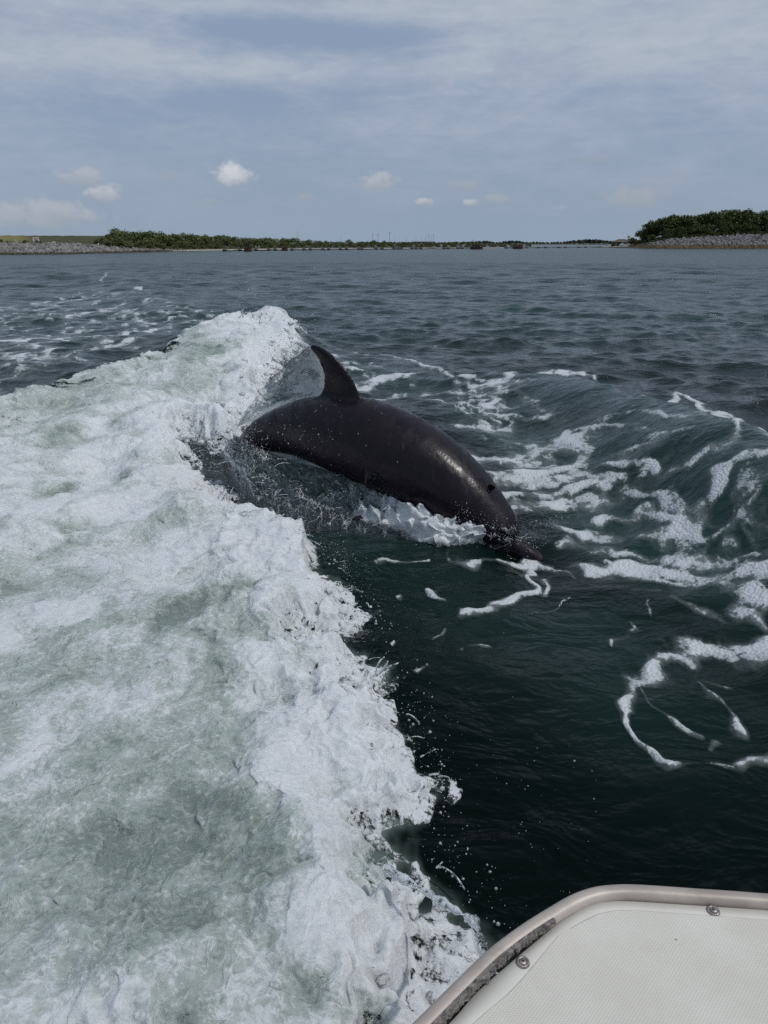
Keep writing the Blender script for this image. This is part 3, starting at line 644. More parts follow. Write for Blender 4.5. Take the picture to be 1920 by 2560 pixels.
def mat_skin():
    m, T = material('dolphin_skin'); P = T.pos()
    sh = T.attr('back'); bl = T.attr('blaze')
    n = T.noise(P, 5.0, 5, 0.6, 0.4); n2 = T.noise(T.mapping(P, (1, 1, 1)), 26.0, 4, 0.65)
    c = T.mix(sh, (0.0160, 0.0102, 0.0172), (0.0080, 0.0053, 0.0096))
    c = T.mix(T.math('MULTIPLY', bl, 0.55), c, (0.0085, 0.0065, 0.0085))
    c = T.mix(T.sstep(n, 0.35, 0.75, 0.0, 0.45), c, (0.014, 0.0105, 0.0135))
    # rake marks
    w = T.noise(T.mapping(P, (60, 9, 9), rot=(0.2, 0.5, 0.6)), 1.0, 2, 0.5, 1.0)
    c = T.mix(T.math('MULTIPLY', T.sstep(w, 0.70, 0.73), 0.5), c, (0.06, 0.05, 0.055))
    st = T.noise(T.mapping(P, (5, 5, 5), rot=(0, .35, -.6)), 1.0, 6, .7, .6)
    c = T.mix(T.sstep(st, .50, .72, 0, .5), c, (0.023, 0.017, 0.022))
    bk = T.attr('beak'); c = T.mix(bk, c, (0.050, 0.036, 0.036))
    h = T.math('ADD', T.math('MULTIPLY', n, 0.6), T.math('MULTIPLY', n2, 0.22))
    h = T.math('ADD', h, T.math('MULTIPLY', T.noise(P, 70.0, 3, .6), .10)); nb = T.bump(h, 0.42, 0.02)
    rg = T.sstep(n2, 0.3, 0.7, 0.30, 0.50)
    wet = T.noise(T.mapping(P, (9, 3, 6), rot=(.3, .5, -.5)), 1.0, 5, .68, 1.0); rg = T.math('ADD', rg, T.sstep(wet, .42, .60, .12, -.16))
    T.out(T.princ(Base_Color=c, Roughness=rg, Specular_IOR_Level=0.30, IOR=1.38, Normal=nb, Coat_Weight=0.12, Coat_Roughness=0.24, Coat_IOR=1.33))
    return m
M_SKIN = mat_skin(); M_CLEAR = mat_clear('clear_water'); M_DROP = mat_drop()
M_BLACK = plain('blowhole_dark', (0.0008, 0.0007, 0.0008), 0.9, spec=0.02)

# ------------------------------------------------------------------ dolphin
def catmull(P, n):
    P = np.asarray(P, float); m = len(P); out = []
    for t in np.linspace(0, m - 1 - 1e-9, n):
        i = int(t); f = t - i
        p0, p1, p2, p3 = P[max(i - 1, 0)], P[i], P[min(i + 1, m - 1)], P[min(i + 2, m - 1)]
        out.append(0.5 * ((2 * p1) + (p2 - p0) * f + (2 * p0 - 5 * p1 + 4 * p2 - p3) * f * f + (3 * p1 - p0 - 3 * p2 + p3) * f ** 3))
    return np.array(out)
# (u, v, Y, radius in photo pixels, side-to-side factor)
ST = [(560, 1225, 6.02, 12, 1.0), (580, 1180, 5.82, 17, .7), (600, 1135, 5.60, 23, .62), (632, 1098, 5.36, 33, .64), (700, 1078, 5.18, 57, .72), (770, 1074, 5.04, 79, .82), (850, 1085, 4.90, 98, .90),
      (947, 1114, 4.75, 108, .95), (1040, 1163, 4.61, 107, .98), (1108, 1208, 4.51, 98, 1.0), (1174, 1263, 4.41, 84, 1.0), (1225, 1310, 4.33, 68, 1.0), (1252, 1334, 4.29, 57, 1.0),
      (1268, 1349, 4.265, 43, 1.05), (1281, 1361, 4.245, 29, 1.12), (1310, 1376, 4.22, 21, 1.2), (1340, 1391, 4.195, 14, 1.25), (1356, 1398, 4.185, 7, 1.3)]
def depth_of(p): return p[1] * CP + (HC - p[2]) * SP
def build_dolphin():
    st = []
    for u, v, Y, r, k in ST:
        c = at_y(u, v, Y); st.append((*c, r * depth_of(c) / F, k))
    st = catmull(st, 76); C = st[:, :3]; Rr = st[:, 3]; K = st[:, 4]
    n = 40; V = []; up0 = np.array([0.0, 0.0, 1.0]); frames = []
    Tn = np.gradient(C, axis=0); Tn /= np.linalg.norm(Tn, axis=1)[:, None]
    for i in range(len(C)):
        t = Tn[i]; u = up0 - t * (up0 @ t)
        if i < 14: u = frames[-1][1] if False else u
        u /= np.linalg.norm(u); l = np.cross(t, u)
        roll = math.radians(6); u2 = u * math.cos(roll) + l * math.sin(roll); l2 = np.cross(t, u2)
        frames.append((t, u2, l2))
        for k in range(n):
            q = 2 * math.pi * k / n; cx, cz = math.cos(q), math.sin(q)
            sx = np.sign(cx) * abs(cx) ** .94 * K[i]; sz = np.sign(cz) * abs(cz) ** .96
            V.append(C[i] + (l2 * sx + u2 * sz) * Rr[i])
    Fs = []
    for i in range(len(C) - 1):
        for k in range(n):
            k2 = (k + 1) % n; Fs.append((i * n + k, i * n + k2, (i + 1) * n + k2, (i + 1) * n + k))
    Fs.append(tuple(range(n - 1, -1, -1))); Fs.append(tuple((len(C) - 1) * n + k for k in range(n)))
    B = MB(); B.add(V, Fs)
    # dorsal fin in the plane of symmetry
    i0 = int(np.argmin(np.linalg.norm(C - at_y(850, 1085, 4.90), axis=1)))
    P0, (t0, u0, l0) = C[i0], frames[i0]
    eye = np.array([0, 0, HC])
    def onplane(u, v):
        d = np.array([(u - 960) / F, CP + (1280 - v) / F * SP, -SP + (1280 - v) / F * CP]); s = ((P0 - eye) @ l0) / (d @ l0)
        return eye + d * s
    lead = catmull([onplane(*p) for p in ((935, 1030), (905, 990), (890, 962), (868, 928), (842, 897), (815, 875), (795, 864), (780, 861))], 22)
    trail = catmull([onplane(*p) for p in ((770, 1030), (793, 992), (805, 972), (810, 945), (803, 915), (790, 890), (778, 875), (773, 868))], 22)
    m = 11; Vf = []; 
    for side in (1, -1):
        for i in range(22):
            tm = (.036 * (1 - i / 21.0) ** .8 + .0085)
            for j in range(m):
                s = j / (m - 1); prof = max(0.0, 2.6 * math.sqrt(s) * (1 - s) ** .9) * .55
                Vf.append(lead[i] * (1 - s) + trail[i] * s + l0 * side * (tm * prof + .003))
    Ff = []
    for sd_ in (0, 1):
        o = sd_ * 22 * m
        for i in range(21):
            for j in range(m - 1):
                q = (o + i * m + j, o + i * m + j + 1, o + (i + 1) * m + j + 1, o + (i + 1) * m + j)
                Ff.append(q if sd_ == 0 else q[::-1])
    o = 22 * m
    for i in range(21):
        a, b = i * m, (i + 1) * m; Ff.append((a, b, o + b, o + a)); a += m - 1; b += m - 1; Ff.append((b, a, o + a, o + b))
    for j in range(m - 1):
        Ff.append((j + 1, j, o + j, o + j + 1)); a = 21 * m + j; Ff.append((a, a + 1, o + a + 1, o + a))
    B.add(Vf, Ff)
    # flippers and flukes: tapering flattened blades
    def blade(root, tip_dir, back_dir, thick_dir, L, W, th, sweep):
        Vb = []; N = 12; q = 16
        for i in range(N):
            f = i / (N - 1); w = W * (1 - f) ** .55 * (1 - .25 * (1 - f) ** 3) + .012; c = root + tip_dir * L * f + back_dir * (sweep * f ** 1.6)
            for k in range(q):
                a = 2 * math.pi * k / q; Vb.append(c + back_dir * math.cos(a) * w * .5 + thick_dir * math.sin(a) * max(.008, th * (1 - .8 * f)))
        Fb = [(i * q + k, i * q + (k + 1) % q, (i + 1) * q + (k + 1) % q, (i + 1) * q + k) for i in range(N - 1) for k in range(q)]
        Fb.append(tuple(range(q - 1, -1, -1))); Fb.append(tuple((N - 1) * q + k for k in range(q))); B.add(Vb, Fb)
    ip = int(np.argmin(np.linalg.norm(C - at_y(1060, 1176, 4.58), axis=1))); t, u, l = frames[ip]
    for sgn in (1, -1):
        td = l * sgn * .75 - u * .62 - t * .25; td /= np.linalg.norm(td); th_ = np.cross(td, -t); th_ /= np.linalg.norm(th_); bd = np.cross(th_, td)
        if bd @ t > 0: bd = -bd
        blade(C[ip] + (l * sgn * .55 - u * .6) * Rr[ip], td, bd, th_, .36, .15, .018, .13)
    t, u, l = frames[1]
    for sgn in (1, -1): blade(C[1] + t * .05, (l * sgn * .9 - t * .3), -t, u, .30, .20, .016, .10)
    raw = B.build('dolphin_raw', M_SKIN)
    md = raw.modifiers.new('fuse', 'REMESH'); md.mode = 'VOXEL'; md.voxel_size = 0.0085; md.use_smooth_shade = True
    ms = raw.modifiers.new('soften', 'SMOOTH'); ms.factor = 0.5; ms.iterations = 7
    dg = bpy.context.evaluated_depsgraph_get(); me = bpy.data.meshes.new_from_object(raw.evaluated_get(dg))
    bpy.data.objects.remove(raw)
    tmp = bpy.data.objects.new('tmp', me); COL.objects.link(tmp); vg = tmp.vertex_groups.new(name='root')
    cc = np.empty(len(me.vertices) * 3, np.float32); me.vertices.foreach_get('co', cc); cc = cc.reshape(-1, 3)
    Bs = catmull([onplane(*p) for p in ((925, 1000), (895, 985), (860, 982), (825, 984), (785, 992))], 30); dd = np.full(len(cc), 9.0)
    for q in Bs: dd = np.minimum(dd, np.linalg.norm(cc - q, axis=1))
    wt = np.clip(1 - dd / .085, 0, 1)
    for q in np.nonzero(wt > .02)[0]: vg.add([int(q)], float(wt[q]), 'REPLACE')
    m3 = tmp.modifiers.new('fillet', 'SMOOTH'); m3.factor = 0.7; m3.iterations = 45; m3.vertex_group = 'root'
    dg = bpy.context.evaluated_depsgraph_get(); me = bpy.data.meshes.new_from_object(tmp.evaluated_get(dg)); bpy.data.objects.remove(tmp)
    me.name = 'body'
    co_ = np.empty(len(me.vertices) * 3, np.float32); me.vertices.foreach_get('co', co_); co_ = co_.reshape(-1, 3)
    # local coordinates: nearest ring, height over the spine, side
    near = np.zeros(len(co_), np.int64); best = np.full(len(co_), 1e9)
    for i in range(len(C)):
        d = ((co_ - C[i]) ** 2).sum(1); mk = d < best; best[mk] = d[mk]; near[mk] = i
    rel = co_ - C[near]; U = np.array([f[1] for f in frames])[near]; Lt = np.array([f[2] for f in frames])[near]
    hu = (rel * U).sum(1) / Rr[near]; fr = near / (len(C) - 1)
    back = np.clip(sm(hu, -.45, .55) - .30 * sm(fr, .5, .95), 0, 1)
    # darker stripe from the fin down to the flipper, and a crease across the neck
    line = .62 - 1.1 * (fr - .40)
    blaze = np.exp(-((hu - line) / .16) ** 2) * sm(fr, .36, .45) * sm(fr, .80, .66)
    blaze = np.maximum(blaze, .8 * np.exp(-((fr - .80) / .02) ** 2) * sm(hu, .1, -.4))
    crease = np.exp(-((fr - .585) / .009) ** 2) * sm(hu, .2, .5) * .3
    for nm, val in (('beak', sm(fr, .925, .975)), ('back', back), ('blaze', np.clip(blaze + crease, 0, 1))):
        a = me.attributes.new(nm, 'FLOAT', 'POINT'); a.data.foreach_set('value', val.astype(np.float32))
    # where the blowhole sits
    bpos = eye + (lambda d: d)(np.zeros(3))
    d = np.array([(1227 - 960) / F, CP + (1280 - 1217) / F * SP, -SP + (1280 - 1217) / F * CP])
    ts = [(((co_ - (eye + d * s)) ** 2).sum(1).min(), s) for s in np.linspace(3.8, 5.2, 281)]
    hit = next(s for v_, s in ts if v_ < .0095 ** 2); bpos = eye + d * hit
    me.materials.clear(); me.materials.append(M_SKIN)
    me.polygons.foreach_set('use_smooth', np.ones(len(me.polygons), bool))
    root = empty('dolphin', tuple(P0)); tag(root, 'dark grey dolphin leaping head down out of the wake', 'dolphin')
    def child(ob):
        ob.parent = root; ob.matrix_parent_inverse = Matrix.Translation(-Vector(P0)); return ob
    body = bpy.data.objects.new('body', me); COL.objects.link(body); child(body)
    j = int(np.argmin(np.linalg.norm(C - bpos, axis=1))); t, u, l = frames[j]
    k = int(np.argmin(((co_ - bpos) ** 2).sum(1))); nv = np.array(me.vertices[k].normal)
    ta = t - nv * (t @ nv); ta /= np.linalg.norm(ta); la_ = np.cross(nv, ta)
    # black crescent disc paints the dark of the opening; raised lip round it
    inner, lip = MB(), MB(); a1 = []; a2 = []
    for q in range(20):
        an = 2 * math.pi * q / 20; x, y = math.cos(an), math.sin(an)
        p = co_[k] + la_ * x * .040 + ta * (y * .022 + .014 * x * x); a1.append(p + nv * (.005 - .9 * (x * .040) ** 2 - .9 * (y * .022) ** 2))
    inner.add([co_[k] + nv * .0062 + ta * .006] + a1, [(0, 1 + q, 1 + (q + 1) % 20) for q in range(20)])
    lip.tube(a1 + [a1[0]], .0024, 6, False)
    child(mesh_from('blowhole', inner.v, inner.f, (M_BLACK,)))
    child(mesh_from('blowhole_lip', lip.v, lip.f, (M_SKIN,)))
    # eyes low on the sides of the head
    ie = int(np.argmin(np.linalg.norm(C - at_y(1235, 1320, 4.32), axis=1))); t, u, l = frames[ie]
    bv, bf = ICO1
    for sgn in (1, -1):
        p = C[ie] + (l * sgn * .93 - u * .36) * Rr[ie]; child(mesh_from('eye', bv * .012 + p, bf, (M_BLACK,)))
    return root, C, Rr, frames, P0, l0, onplane
DOL, DC, DR, DFR, FIN0, FINL, FINPLANE = build_dolphin()

# ------------------------------------------------------------------ boat corner in the foreground
def mat_nonskid():
    m, T = material('white_nonskid'); P = T.obj()
    rot = T.mapping(P, (1, 1, 1), rot=(0, 0, 0.12))
    b = T.new('ShaderNodeTexBrick'); b.offset = 0.5
    T.put(b.inputs['Vector'], rot); b.inputs['Scale'].default_value = 1.0
    b.inputs['Brick Width'].default_value = .0052; b.inputs['Row Height'].default_value = .0036; b.inputs['Mortar Size'].default_value = .0011; b.inputs['Mortar Smooth'].default_value = 0.6
    dirt = T.noise(P, 7.0, 5, .65, .3); sp = T.voro(P, 26.0); fine = T.noise(P, 90, 3, .6)
    c = T.mix(T.sstep(dirt, .3, .75), (.60, .578, .505), (.68, .658, .585))
    c = T.mix(T.math('MULTIPLY', b.outputs['Fac'], .15), c, (.42, .42, .40))
    st = T.noise(P, 2.2, 5, .6, .4); c = T.mix(T.sstep(st, .52, .72, 0, .35), c, (.50, .485, .44))
    c = T.mix(T.math('MULTIPLY', T.sstep(sp, .06, .03), T.sstep(fine, .49, .54)), c, (.12, .11, .10))
    nb = T.bump(T.math('MULTIPLY', b.outputs['Fac'], -1.0), .5, .0014)
    T.out(T.princ(Base_Color=c, Roughness=.38, Specular_IOR_Level=.45, Normal=nb)); return m
def mat_rail():
    m, T = material('weathered_rail'); P = T.obj()
    n = T.noise(P, 22.0, 6, .68, .5); n2 = T.noise(P, 5.0, 4, .6); sp = T.noise(P, 140, 3, .7)
    c = T.mix(T.sstep(n2, .3, .7), (.30, .255, .225), (.47, .42, .375))
    c = T.mix(T.sstep(n, .5, .8, 0, .5), c, (.24, .21, .19)); c = T.mix(T.sstep(sp, .66, .75, 0, .5), c, (.10, .09, .08))
    T.out(T.princ(Base_Color=c, Roughness=.46, Metallic=.12, Specular_IOR_Level=.4, Normal=T.bump(T.math('ADD', n, T.math('MULTIPLY', sp, .5)), .10, .004))); return m
def build_boat():
    ZD = .55
    root = empty('boat', (1.0, 0.2, ZD)); tag(root, 'corner of the white boat with worn metal rail and nonskid deck', 'boat')
    inv = Matrix.Translation((-1.0, -0.2, -ZD))
    def part(name, mb, m, smooth=False, parent=root):
        o = mb.build(name, m, parent, smooth); o.matrix_parent_inverse = inv if parent is root else Matrix(); return o
    m_gel = plain('gelcoat', (.655, .635, .57), .3, 0, .05, 6, 0, .5); m_ns = mat_nonskid(); m_rail = mat_rail()
    m_dark = plain('seam_dark', (.012, .011, .010), .7); m_crust = plain('corroded_edge', (.20, .18, .165), .8, 0, .6, 90, .8)
    m_steel = plain('screw_steel', (.30, .27, .25), .35, .7, .35, 120, .2); m_rec = plain('screw_recess_shade', (.02, .018, .018), .6)
    outer = [(800, 2850), (960, 2705), (1122, 2560), (1191, 2482), (1284, 2401), (1377, 2323), (1423, 2291), (1469, 2265), (1510, 2255), (1568, 2253), (1712, 2262), (1920, 2276), (2250, 2303), (2700, 2340), (4200, 2463)]
    inner = [(850, 2890), (1040, 2700), (1191, 2551), (1284, 2470), (1388, 2349), (1420, 2325), (1452, 2305), (1480, 2291), (1510, 2281), (1568, 2275), (1712, 2284), (1920, 2300), (2250, 2328), (2700, 2366), (4200, 2493)]
    ow = [p[:2] for p in catmull([at_z(u, v, ZD) for u, v in outer], 60)]; iw = [p[:2] for p in catmull([at_z(u, v, ZD) for u, v in inner], 60)]
    back = [(2.3, ow[-1][1] - .35), (2.3, -2.6), (-.75, -2.6)]
    back[2] = (ow[0][0] - .35, -2.6)
    # margin: flat strip
    mg = MB(); V = [(*p, ZD) for p in ow] + [(*p, ZD) for p in iw] + [(*p, ZD - .03) for p in ow]; n = len(ow)
    mg.add(V, [(i, n + i, n + i + 1, i + 1) for i in range(n - 1)] + [(2 * n + i, i, i + 1, 2 * n + i + 1) for i in range(n - 1)])
    part('deck_margin', mg, m_gel, True)
    # nonskid panel standing 3 mm proud with a rolled edge
    dk = MB(); c0 = np.mean(np.array(iw), 0); top = []
    for p, q in zip(iw, ow):
        d = np.array(p) - np.array(q); d /= np.linalg.norm(d); top.append(np.array(p) + d * .004)
    nb = len(iw)
    dk.add([(*p, ZD + .0003) for p in iw] + [(*p, ZD + .003) for p in top], [(i, nb + i, nb + i + 1, i + 1) for i in range(nb - 1)])
    poly = [(*p, ZD + .003) for p in top] + [(2.3, top[-1][1], ZD + .003), (2.3, -2.6, ZD + .003), (top[0][0], -2.6, ZD + .003)]
    dk.add(poly, [tuple(range(len(poly) - 1, -1, -1))])
    o = part('nonskid_deck', dk, m_ns)
    # hull below the deck edge
    hb = MB(); hw = []
    for p, q in zip(iw, ow):
        d = np.array(p) - np.array(q); d /= np.linalg.norm(d); hw.append(np.array(q) + d * .012)
    hp = [tuple(p) for p in hw] + [(2.3, hw[-1][1]), (2.3, -2.6), (hw[0][0], -2.6)]
    lowp = [(p[0] * .97 + .04, p[1] - .10) for p in hp]
    N = len(hp); hb.add([(*p, ZD - .03) for p in hp] + [(*p, -.45) for p in lowp], [(i, i + 1, N + i + 1, N + i) for i in range(N - 1)] + [(N - 1, 0, N, 2 * N - 1)])
    part('hull', hb, m_gel, False)
    # dark seam where the bedding has gone
    sm_ = MB(); V = []; seam = []
    for p, q in zip(iw, ow):
        d = np.array(p) - np.array(q); d /= np.linalg.norm(d); V.append((*(np.array(q) - d * .03), ZD - .012)); V.append((*(np.array(q) + d * .001), ZD - .012))
    sm_.add(V, [(2 * i, 2 * i + 1, 2 * i + 3, 2 * i + 2) for i in range(n - 1)]); part('seam', sm_, m_dark)
    # tubular rub rail
    cl = [(800, 2822), (960, 2670), (1062, 2567), (1148, 2480), (1232, 2398), (1311, 2337), (1384, 2290), (1440, 2258), (1492, 2240), (1545, 2234), (1600, 2234.5), (1712, 2242), (1920, 2257), (2250, 2285), (2700, 2325), (4200, 2458)]
    cw = catmull([at_z(u, v, ZD - .001) for u, v in cl], 140); rt = MB(); rt.tube(cw, .0142, 18); part('rub_rail', rt, m_rail, True)
    # ragged corroded edge hanging off the rail beside the seam
    cr = MB(); r3 = random.Random(4); V = []; seg = []
    a, b = at_z(1050, 2590, ZD), at_z(1384, 2312, ZD)
    idx = [i for i in range(len(cw)) if a[0] - .02 < cw[i][0] < b[0]]
    P = catmull(cw[idx[0]:idx[-1] + 1], 150); tg = np.gradient(P, axis=0); tg /= np.linalg.norm(tg, axis=1)[:, None]
    for i in range(len(P)):
        nr_ = np.array([tg[i][1], -tg[i][0], 0]); x = i / 149
        ext = .0175 + .004 * abs(pn(np.array([i * .11]), np.array([.3]), 5)[0]) * 2 + .0028 * pn(np.array([i * .45]), np.array([.7]), 6)[0] + r3.uniform(-.001, .001)
        ext *= min(1, .72 + 1.1 * (1 - x)) if x > .8 else 1
        V.append(P[i] + nr_ * .0085 + np.array([0, 0, .0115])); V.append(P[i] + nr_ * (.0085 + ext) * .62 + np.array([0, 0, .0128])); V.append(P[i] + nr_ * ext + np.array([0, 0, .004]))
    cr.add(V, [q for i in range(len(P) - 1) for q in ((3 * i, 3 * i + 1, 3 * i + 4, 3 * i + 3), (3 * i + 1, 3 * i + 2, 3 * i + 5, 3 * i + 4))])
    part('corroded_edge', cr, m_crust)
    # cross-head screws on cup washers
    for (u, v, a0) in ((1307, 2407, .4), (1783, 2278, .15)):
        c = at_z(u, v, ZD); sb = MB(); V = []; prof = [(.0040, .0036), (.0072, .0026), (.0078, .0020)]
        def lathe(prof, n=24):
            V = []; Fs = []
            for r, z in prof:
                for k in range(n): q = 2 * math.pi * k / n; V.append((c[0] + r * math.cos(q), c[1] + r * math.sin(q), ZD + z))
            for i in range(len(prof) - 1):
                for k in range(n): k2 = (k + 1) % n; Fs.append((i * n + k, i * n + k2, (i + 1) * n + k2, (i + 1) * n + k))
            return V, Fs
        hd = MB(); hd.add(*lathe([(0.0001, .0048), (.003, .0047), (.0052, .0040), (.0062, .0028), (.0064, .0015)]))
        ob = part('screw', hd, m_steel, True)
        ws = MB(); ws.add(*lathe([(.0060, .0022), (.0072, .0034), (.0088, .0036), (.0102, .0026), (.0108, .0002)])); w_ = part('washer', ws, m_steel, True); w_.parent = ob; w_.matrix_parent_inverse = Matrix.Translation((-1.0, -0.2, -ZD)) if False else inv
        w_.matrix_parent_inverse = (root.matrix_world @ Matrix()).inverted() if False else inv
        rc = MB(); rc.box((c[0], c[1], ZD + .0046), (.0062, .0014, .0008), a0); rc.box((c[0], c[1], ZD + .0047), (.0014, .0062, .0008), a0)  # dark bars on the head paint the shade inside the cross recess
        r_ = part('cross_slot_shade', rc, m_rec); r_.parent = ob; r_.matrix_parent_inverse = inv
        # the screw object already carries root's inverse; its own children are in the same coordinates
        w_.matrix_parent_inverse = Matrix(); r_.matrix_parent_inverse = Matrix()
    return root
BOAT = build_boat()

# ------------------------------------------------------------------ splash thrown up along the dolphin
def mat_splash():
    m, T = material('splash_water'); P = T.pos(); foam = T.attr('foam')
    n = T.noise(P, 16.0, 5, .65, .8)
    nc = T.new('ShaderNodeTexNoise'); T.put(nc.inputs['Vector'], P); nc.inputs['Scale'].default_value = 14.0; nc.inputs['Detail'].default_value = 3
    wv = T.new('ShaderNodeVectorMath', operation='SCALE'); T.l.new(nc.outputs[1], wv.inputs[0]); wv.inputs[3].default_value = .16; PW = T.vmath('ADD', P, wv.outputs[0])
    b = T.voro(PW, 11.0, 'DISTANCE_TO_EDGE'); b2 = T.voro(PW, 31.0, 'DISTANCE_TO_EDGE')
    n2 = T.noise(P, 70.0, 4, .7)
    h = T.math('ADD', T.math('MULTIPLY', n, 1.0), T.math('MULTIPLY', T.sstep(b, 0.0, .25), -.35)); nb = T.bump(h, .8, .02)
    clear = T.princ(Base_Color=(.70, .80, .78), Roughness=.03, IOR=1.25, Transmission_Weight=1.0, Normal=nb)
    clear = T.mixs(.35, clear, T.princ(Base_Color=(.010, .026, .022), Roughness=.05, IOR=1.33, Normal=nb))
    lace = T.math('MAXIMUM', T.math('MULTIPLY', T.sstep(b, .045, .0), .75), T.math('MULTIPLY', T.sstep(b2, .05, .0), .22))
    d = T.math('ADD', foam, T.math('ADD', T.math('MULTIPLY', T.math('SUBTRACT', n, .5), 1.0), T.math('MULTIPLY', T.math('SUBTRACT', n2, .5), .6)))
    a = T.math('MAXIMUM', T.sstep(d, .45, .95), T.math('MULTIPLY', lace, T.sstep(foam, .02, .25)))
    fo = T.princ(Base_Color=(.64, .67, .685), Roughness=.4, Coat_Weight=.5, Coat_Roughness=.1, Normal=T.bump(n2, .7, .012))
    T.out(T.mixs(a, clear, fo)); return m
M_SPLASH = mat_splash()
def build_splash():
    ns, nt = 300, 70
    # along the body: (upper pixel, Y) and (outer pixel, height)
    up = [(585, 1092, 5.20), (645, 1124, 5.06), (700, 1150, 5.02), (760, 1168, 4.90), (830, 1186, 4.80), (890, 1202, 4.70), (960, 1225, 4.60), (1010, 1250, 4.52), (1060, 1285, 4.44), (1120, 1312, 4.37), (1180, 1326, 4.30), (1240, 1340, 4.24), (1290, 1352, 4.20)]
    lo = [(560, 1165, -.04), (610, 1230, -.06), (660, 1275, -.10), (730, 1310, -.13), (800, 1325, -.14), (870, 1330, -.15), (940, 1340, -.15), (1000, 1350, -.15), (1060, 1368, -.15), (1120, 1376, -.15), (1170, 1372, -.15), (1225, 1362, -.13), (1275, 1362, -.12)]
    fo = [.36, .32, .12, .10, .12, .28, .55, .90, 1.15, 1.15, 1.0, .7, .4]
    U = catmull([at_y(*p) for p in up], ns); L = catmull([at_z(*p) for p in lo], ns); Fo = np.interp(np.linspace(0, 12, ns), np.arange(13), fo)
    V = np.zeros((ns, nt, 3)); A = np.zeros((ns, nt))
    t = np.linspace(0, 1, nt)
    for i in range(ns):
        d = L[i] - U[i]
        V[i] = U[i] + d * (t[:, None] * 1.12 - .06)
        bul = np.sin(np.pi * np.clip(t, 0, 1)) * (.05 + .05 * Fo[i])
        V[i, :, 2] += bul - .05 * sm(t, .86, 1.0); V[i, :, 1] -= bul * .35
        A[i] = Fo[i] * (.55 + .6 * np.sin(np.pi * t) ** .7) * sm(t, 1.02, .8) + .28 * np.exp(-((t - .75) / .12) ** 2)
    ss, tt = np.meshgrid(np.arange(ns) / ns * 13, t * 2.6, indexing='ij')
    r = lambda k, sd, e=1: pn(ss * k + .35 * pn(ss * 1.3, tt * 1.3, sd + 50), tt * k + .35 * pn(ss * 1.3, tt * 1.3, sd + 51), sd)
    env = np.sin(np.pi * np.clip(tt / 2.6, .0, 1)) ** .6
    dz = (.046 * r(.9, 300) + .032 * (np.abs(r(1.9, 301)) * 2 - .5) + .016 * r(4.2, 302) + .005 * r(9, 303)) * env
    V[..., 2] += dz; V[..., 1] += -.5 * dz + .03 * r(3.1, 305) * env; V[..., 0] += .04 * r(2.7, 306) * env
    A += .55 * np.clip(dz * 9, -.6, 1)
    edge = np.abs(r(3.0, 308)) < .06; A += .22 * edge * env
    i = np.arange(ns - 1)[:, None] * nt; j = np.arange(nt - 1)[None, :]
    Fq = np.stack([(i + j).ravel(), (i + j + 1).ravel(), (i + nt + j + 1).ravel(), (i + nt + j).ravel()], 1)
    o = mesh_from('splash', V.reshape(-1, 3), Fq, (M_SPLASH,), True, None, {'foam': A.ravel()}); tag(o, 'glassy splash sliding off the belly of the dolphin', kind='stuff')
    return U, L
SPU, SPL = build_splash()
def mat_veil():
    m, T = material('water_veil'); P = T.pos(); op = T.attr('veil')
    n = T.noise(P, 26.0, 5, .75, 1.2); n2 = T.noise(P, 105.0, 3, .7, .5)
    k = T.math('ADD', T.math('MULTIPLY', n, .6), T.math('MULTIPLY', n2, .5))
    a = T.sstep(T.math('ADD', k, T.math('SUBTRACT', op, .5)), .40, .58)
    nb = T.bump(k, 1.0, .03)
    wet = T.princ(Base_Color=(.42, .47, .47), Roughness=.15, Normal=nb, Coat_Weight=.8, Coat_Roughness=.04)
    tr = T.new('ShaderNodeBsdfTransparent').outputs[0]
    T.out(T.mixs(T.math('MULTIPLY', a, .80), tr, wet)); return m
def build_veil():
    ns, nt = 70, 60
    a = catmull([FINPLANE(*p) for p in ((774, 870), (795, 895), (808, 925), (812, 955), (802, 985), (770, 1000), (720, 1012), (670, 1030), (620, 1062))], ns)
    b = catmull([at_y(u, v, Y) for (u, v, Y) in ((768, 868, 5.2), (742, 885, 5.35), (712, 908, 5.5), (682, 935, 5.65), (655, 962, 5.8), (632, 990, 5.8), (612, 1020, 5.8), (598, 1045, 5.8), (585, 1075, 5.8))], ns)
    V = np.zeros((ns, nt, 3)); D = np.zeros((ns, nt)); t = np.linspace(0, 1, nt)
    for i in range(ns):
        V[i] = a[i] * (1 - t[:, None]) + b[i] * t[:, None]; V[i, :, 1] += .12 * np.sin(np.pi * t)
        D[i] = .50 + .22 * np.sin(i / 9.0) * .3 - .35 * sm(t, .88, 1.0) + .10 * sm(t, .3, .0)
    ss, tt = np.meshgrid(np.arange(ns) / 9.0, t * 6, indexing='ij')
    V[..., 1] += .03 * pn(ss, tt, 400) + .014 * pn(ss * 2.6, tt * 2.6, 401); V[..., 2] += .012 * pn(ss * 2, tt * 2, 402) * sm(tt, 0, 1)
    D += .22 * pn(ss * .8, tt * .8, 404)
    i = np.arange(ns - 1)[:, None] * nt; j = np.arange(nt - 1)[None, :]
    Fq = np.stack([(i + j).ravel(), (i + j + 1).ravel(), (i + nt + j + 1).ravel(), (i + nt + j).ravel()], 1)
    o = mesh_from('water_veil', V.reshape(-1, 3), Fq, (mat_veil(),), True, None, {'veil': D.ravel()}); tag(o, 'thin veil of water trailing behind the dorsal fin', kind='stuff')
build_veil()
